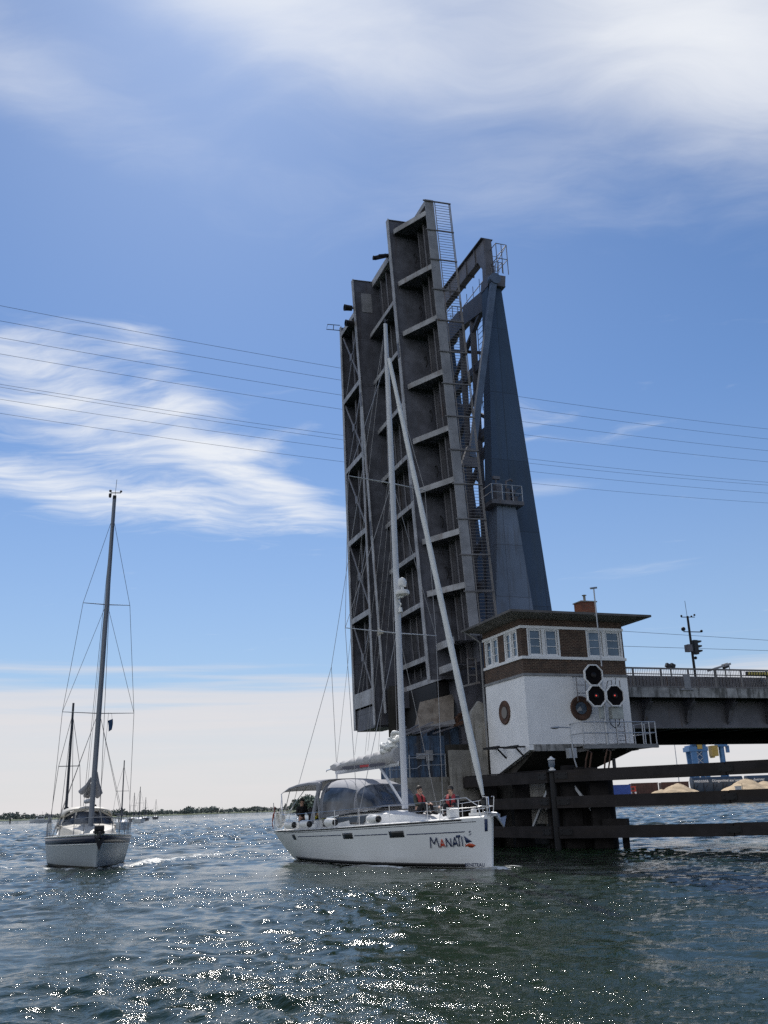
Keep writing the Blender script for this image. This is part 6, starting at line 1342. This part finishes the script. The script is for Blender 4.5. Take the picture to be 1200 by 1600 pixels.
b = MB(); b.lathe((0, 0, 12), (0, 0, 1), [(2.6, 0), (2.6, .6), (2.2, .7)], 16); b.box(ident, (-2.6, 2.8), (-2.4, 2.4), (24.01, 27)); b.bar((1.2, 0, 27), (2.4, 0, 38), 1.0); b.bar((-1.6, 0, 27), (-1.0, 0, 38), .8); b.box(ident, (2.8, 4.2), (-1, 1), (21, 24.5)); b.build('slewing_platform', M['cblue'], t)
b = MB(); b.box(ident, (-6.4, -2.9), (-2.4, 2.4), (19.4, 24.6)); b.box(ident, (-6.2, -5.0), (-2.0, 2.0), (18.6, 19.39)); b.build('counterweight', M['cyel'], t)
b = MB(); b.bar((2.4, 0, 36), (30, 40, 44), 1.0, 1.2); b.bar((2.4, 0, 38), (30, 40, 44.7), .2); b.build('jib', M['cblue'], t)

# ------------------------------------------------------------------ overhead power lines
def vplane(px, py, A_, B_):
    q = ray(px, py); dx, dy = B_[0] - A_[0], B_[1] - A_[1]; n = Vector((-dy, dx, 0)); P0 = Vector((A_[0], A_[1], CAMH)); o_ = Vector((0, 0, CAMH))
    return o_ + q * ((P0 - o_).dot(n) / q.dot(n))
wires = [(477.5, 534.3, 575.4, (812, 619.7), 670.3), (501.3, 555, 594.3, (815, 637), 686), (527.5, 579.5, 617.7, (820, 659), 704.3), (553, 603, 639.8, (822, 679.3), 721.7),
         (600.5, 646.8, 680.3, (828, 717), 753.7), (605, 652.5, 687.2, (829, 724), 758), (623.8, 668.8, 701.7, (831, 736.3), 770.7), (645.8, 690, 721.7, (833, 755), 786)]
names = ['topmost power line crossing the sky behind the raised leaf', 'second power line from the top of the sky', 'third power line from the top of the sky', 'fourth power line from the top, above the wide gap', 'upper wire of the close pair of power lines', 'lower wire of the close pair of power lines', 'power line second from the bottom of the upper set', 'lowest power line of the upper set']
def cable(pxpts, A_, B_, label, ext, rad):
    P = [vplane(x, y, A_, B_) for x, y in pxpts]; dv = Vector((B_[0] - A_[0], B_[1] - A_[1], 0)); L_ = dv.length; dv /= L_
    s = np.array([(p - Vector((A_[0], A_[1], 0))).dot(dv) for p in P]); z = np.array([p.z for p in P]); co = np.polyfit(s, z, 2 if len(P) > 2 else 1)
    s0, s1 = s.min() - ext[0], s.max() + ext[1]
    mid = Vector((A_[0], A_[1], 0)) + dv * ((s0 + s1) / 2); t = thing('power_line', label, 'cable', (mid.x, mid.y, float(np.polyval(co, (s0 + s1) / 2))), 0, 'overhead power lines')
    b = MB(); b.path([Vector((A_[0], A_[1], 0)) + dv * x + Z * float(np.polyval(co, x)) for x in np.linspace(s0, s1, 50)], rad, 5); b.build('conductor', M['wired'], t, local=False)
for i, wv in enumerate(wires):
    dpt = (3.0 * i if i < 4 else 16 + 3 * (i - 4))
    A_ = (hz_at(0, 118 + dpt).x, 118 + dpt); B_ = (hz_at(1200, 176 + dpt).x, 176 + dpt)
    cable([(0, wv[0]), (300, wv[1]), (533, wv[2]), wv[3], (1200, wv[4])], A_, B_, names[i], (40, 60), .028)
A_ = (hz_at(900, 100).x, 100); B_ = (hz_at(1200, 112).x, 112)
cable([(976, 986.4), (1200, 1000.4)], A_, B_, 'upper of two low wires right of the control house roof', (14, 50), .022)
cable([(978, 1009.8), (1200, 1016.6)], A_, B_, 'lower of two low wires right of the control house roof', (14, 50), .022)

# ------------------------------------------------------------------ water, with the foam that the hulls throw up
def hullfoam(Mx, pts):
    for (x, y, ra, rb, an, st) in pts:
        p = Mx @ Vector((x, y, 0)); foam_src.append((p.x, p.y, ra, rb, math.atan2(Mx[1][0], Mx[0][0]) + an, st))
hullfoam(YM, [(6.35, -.1, .6, .5, 0, .95), (5.9, -.8, .9, .35, .35, .85), (4.6, -1.35, 1.2, .28, .25, .62), (2.6, -1.9, 1.6, .36, .2, .98), (.6, -2.15, 1.5, .3, .08, .9), (6.7, -.2, .5, .5, 0, 1.0), (6.1, .8, .8, .4, -.35, .85), (-6.6, -.3, 1.6, 1.2, 0, .62), (-2.6, -2.15, 2.2, .3, 0, .55), (-8.5, 0, 3, 1.5, 0, .45)])
Y2M = Matrix.Translation(Y2) @ Matrix.Rotation(PS2, 4, 'Z')
fm = [(5.8, 0, .5, .6, 0, .7), (5.0, -.9, 1.0, .35, .5, .8), (3.6, -1.9, 1.6, .4, .4, .68), (5.0, .9, 1.1, .4, -.5, .9)]
for k in range(10):
    q = k / 9; fm.append((4.2 - 7 * q, 1.5 + 5.5 * q, 1.3 + 1.3 * q, .55 + .5 * q, -.62, .95 - .42 * q)); fm.append((3.4 - 8 * q, -1.9 - 5.0 * q, 1.2 + 1.2 * q, .4 + .4 * q, .56, .62 - .2 * q))
    fm.append((3.0 - 5 * q, 2.2 + 1.2 * q, 1.2, .6, -.2, .78 - .35 * q))
hullfoam(Y2M, fm)
build_water()
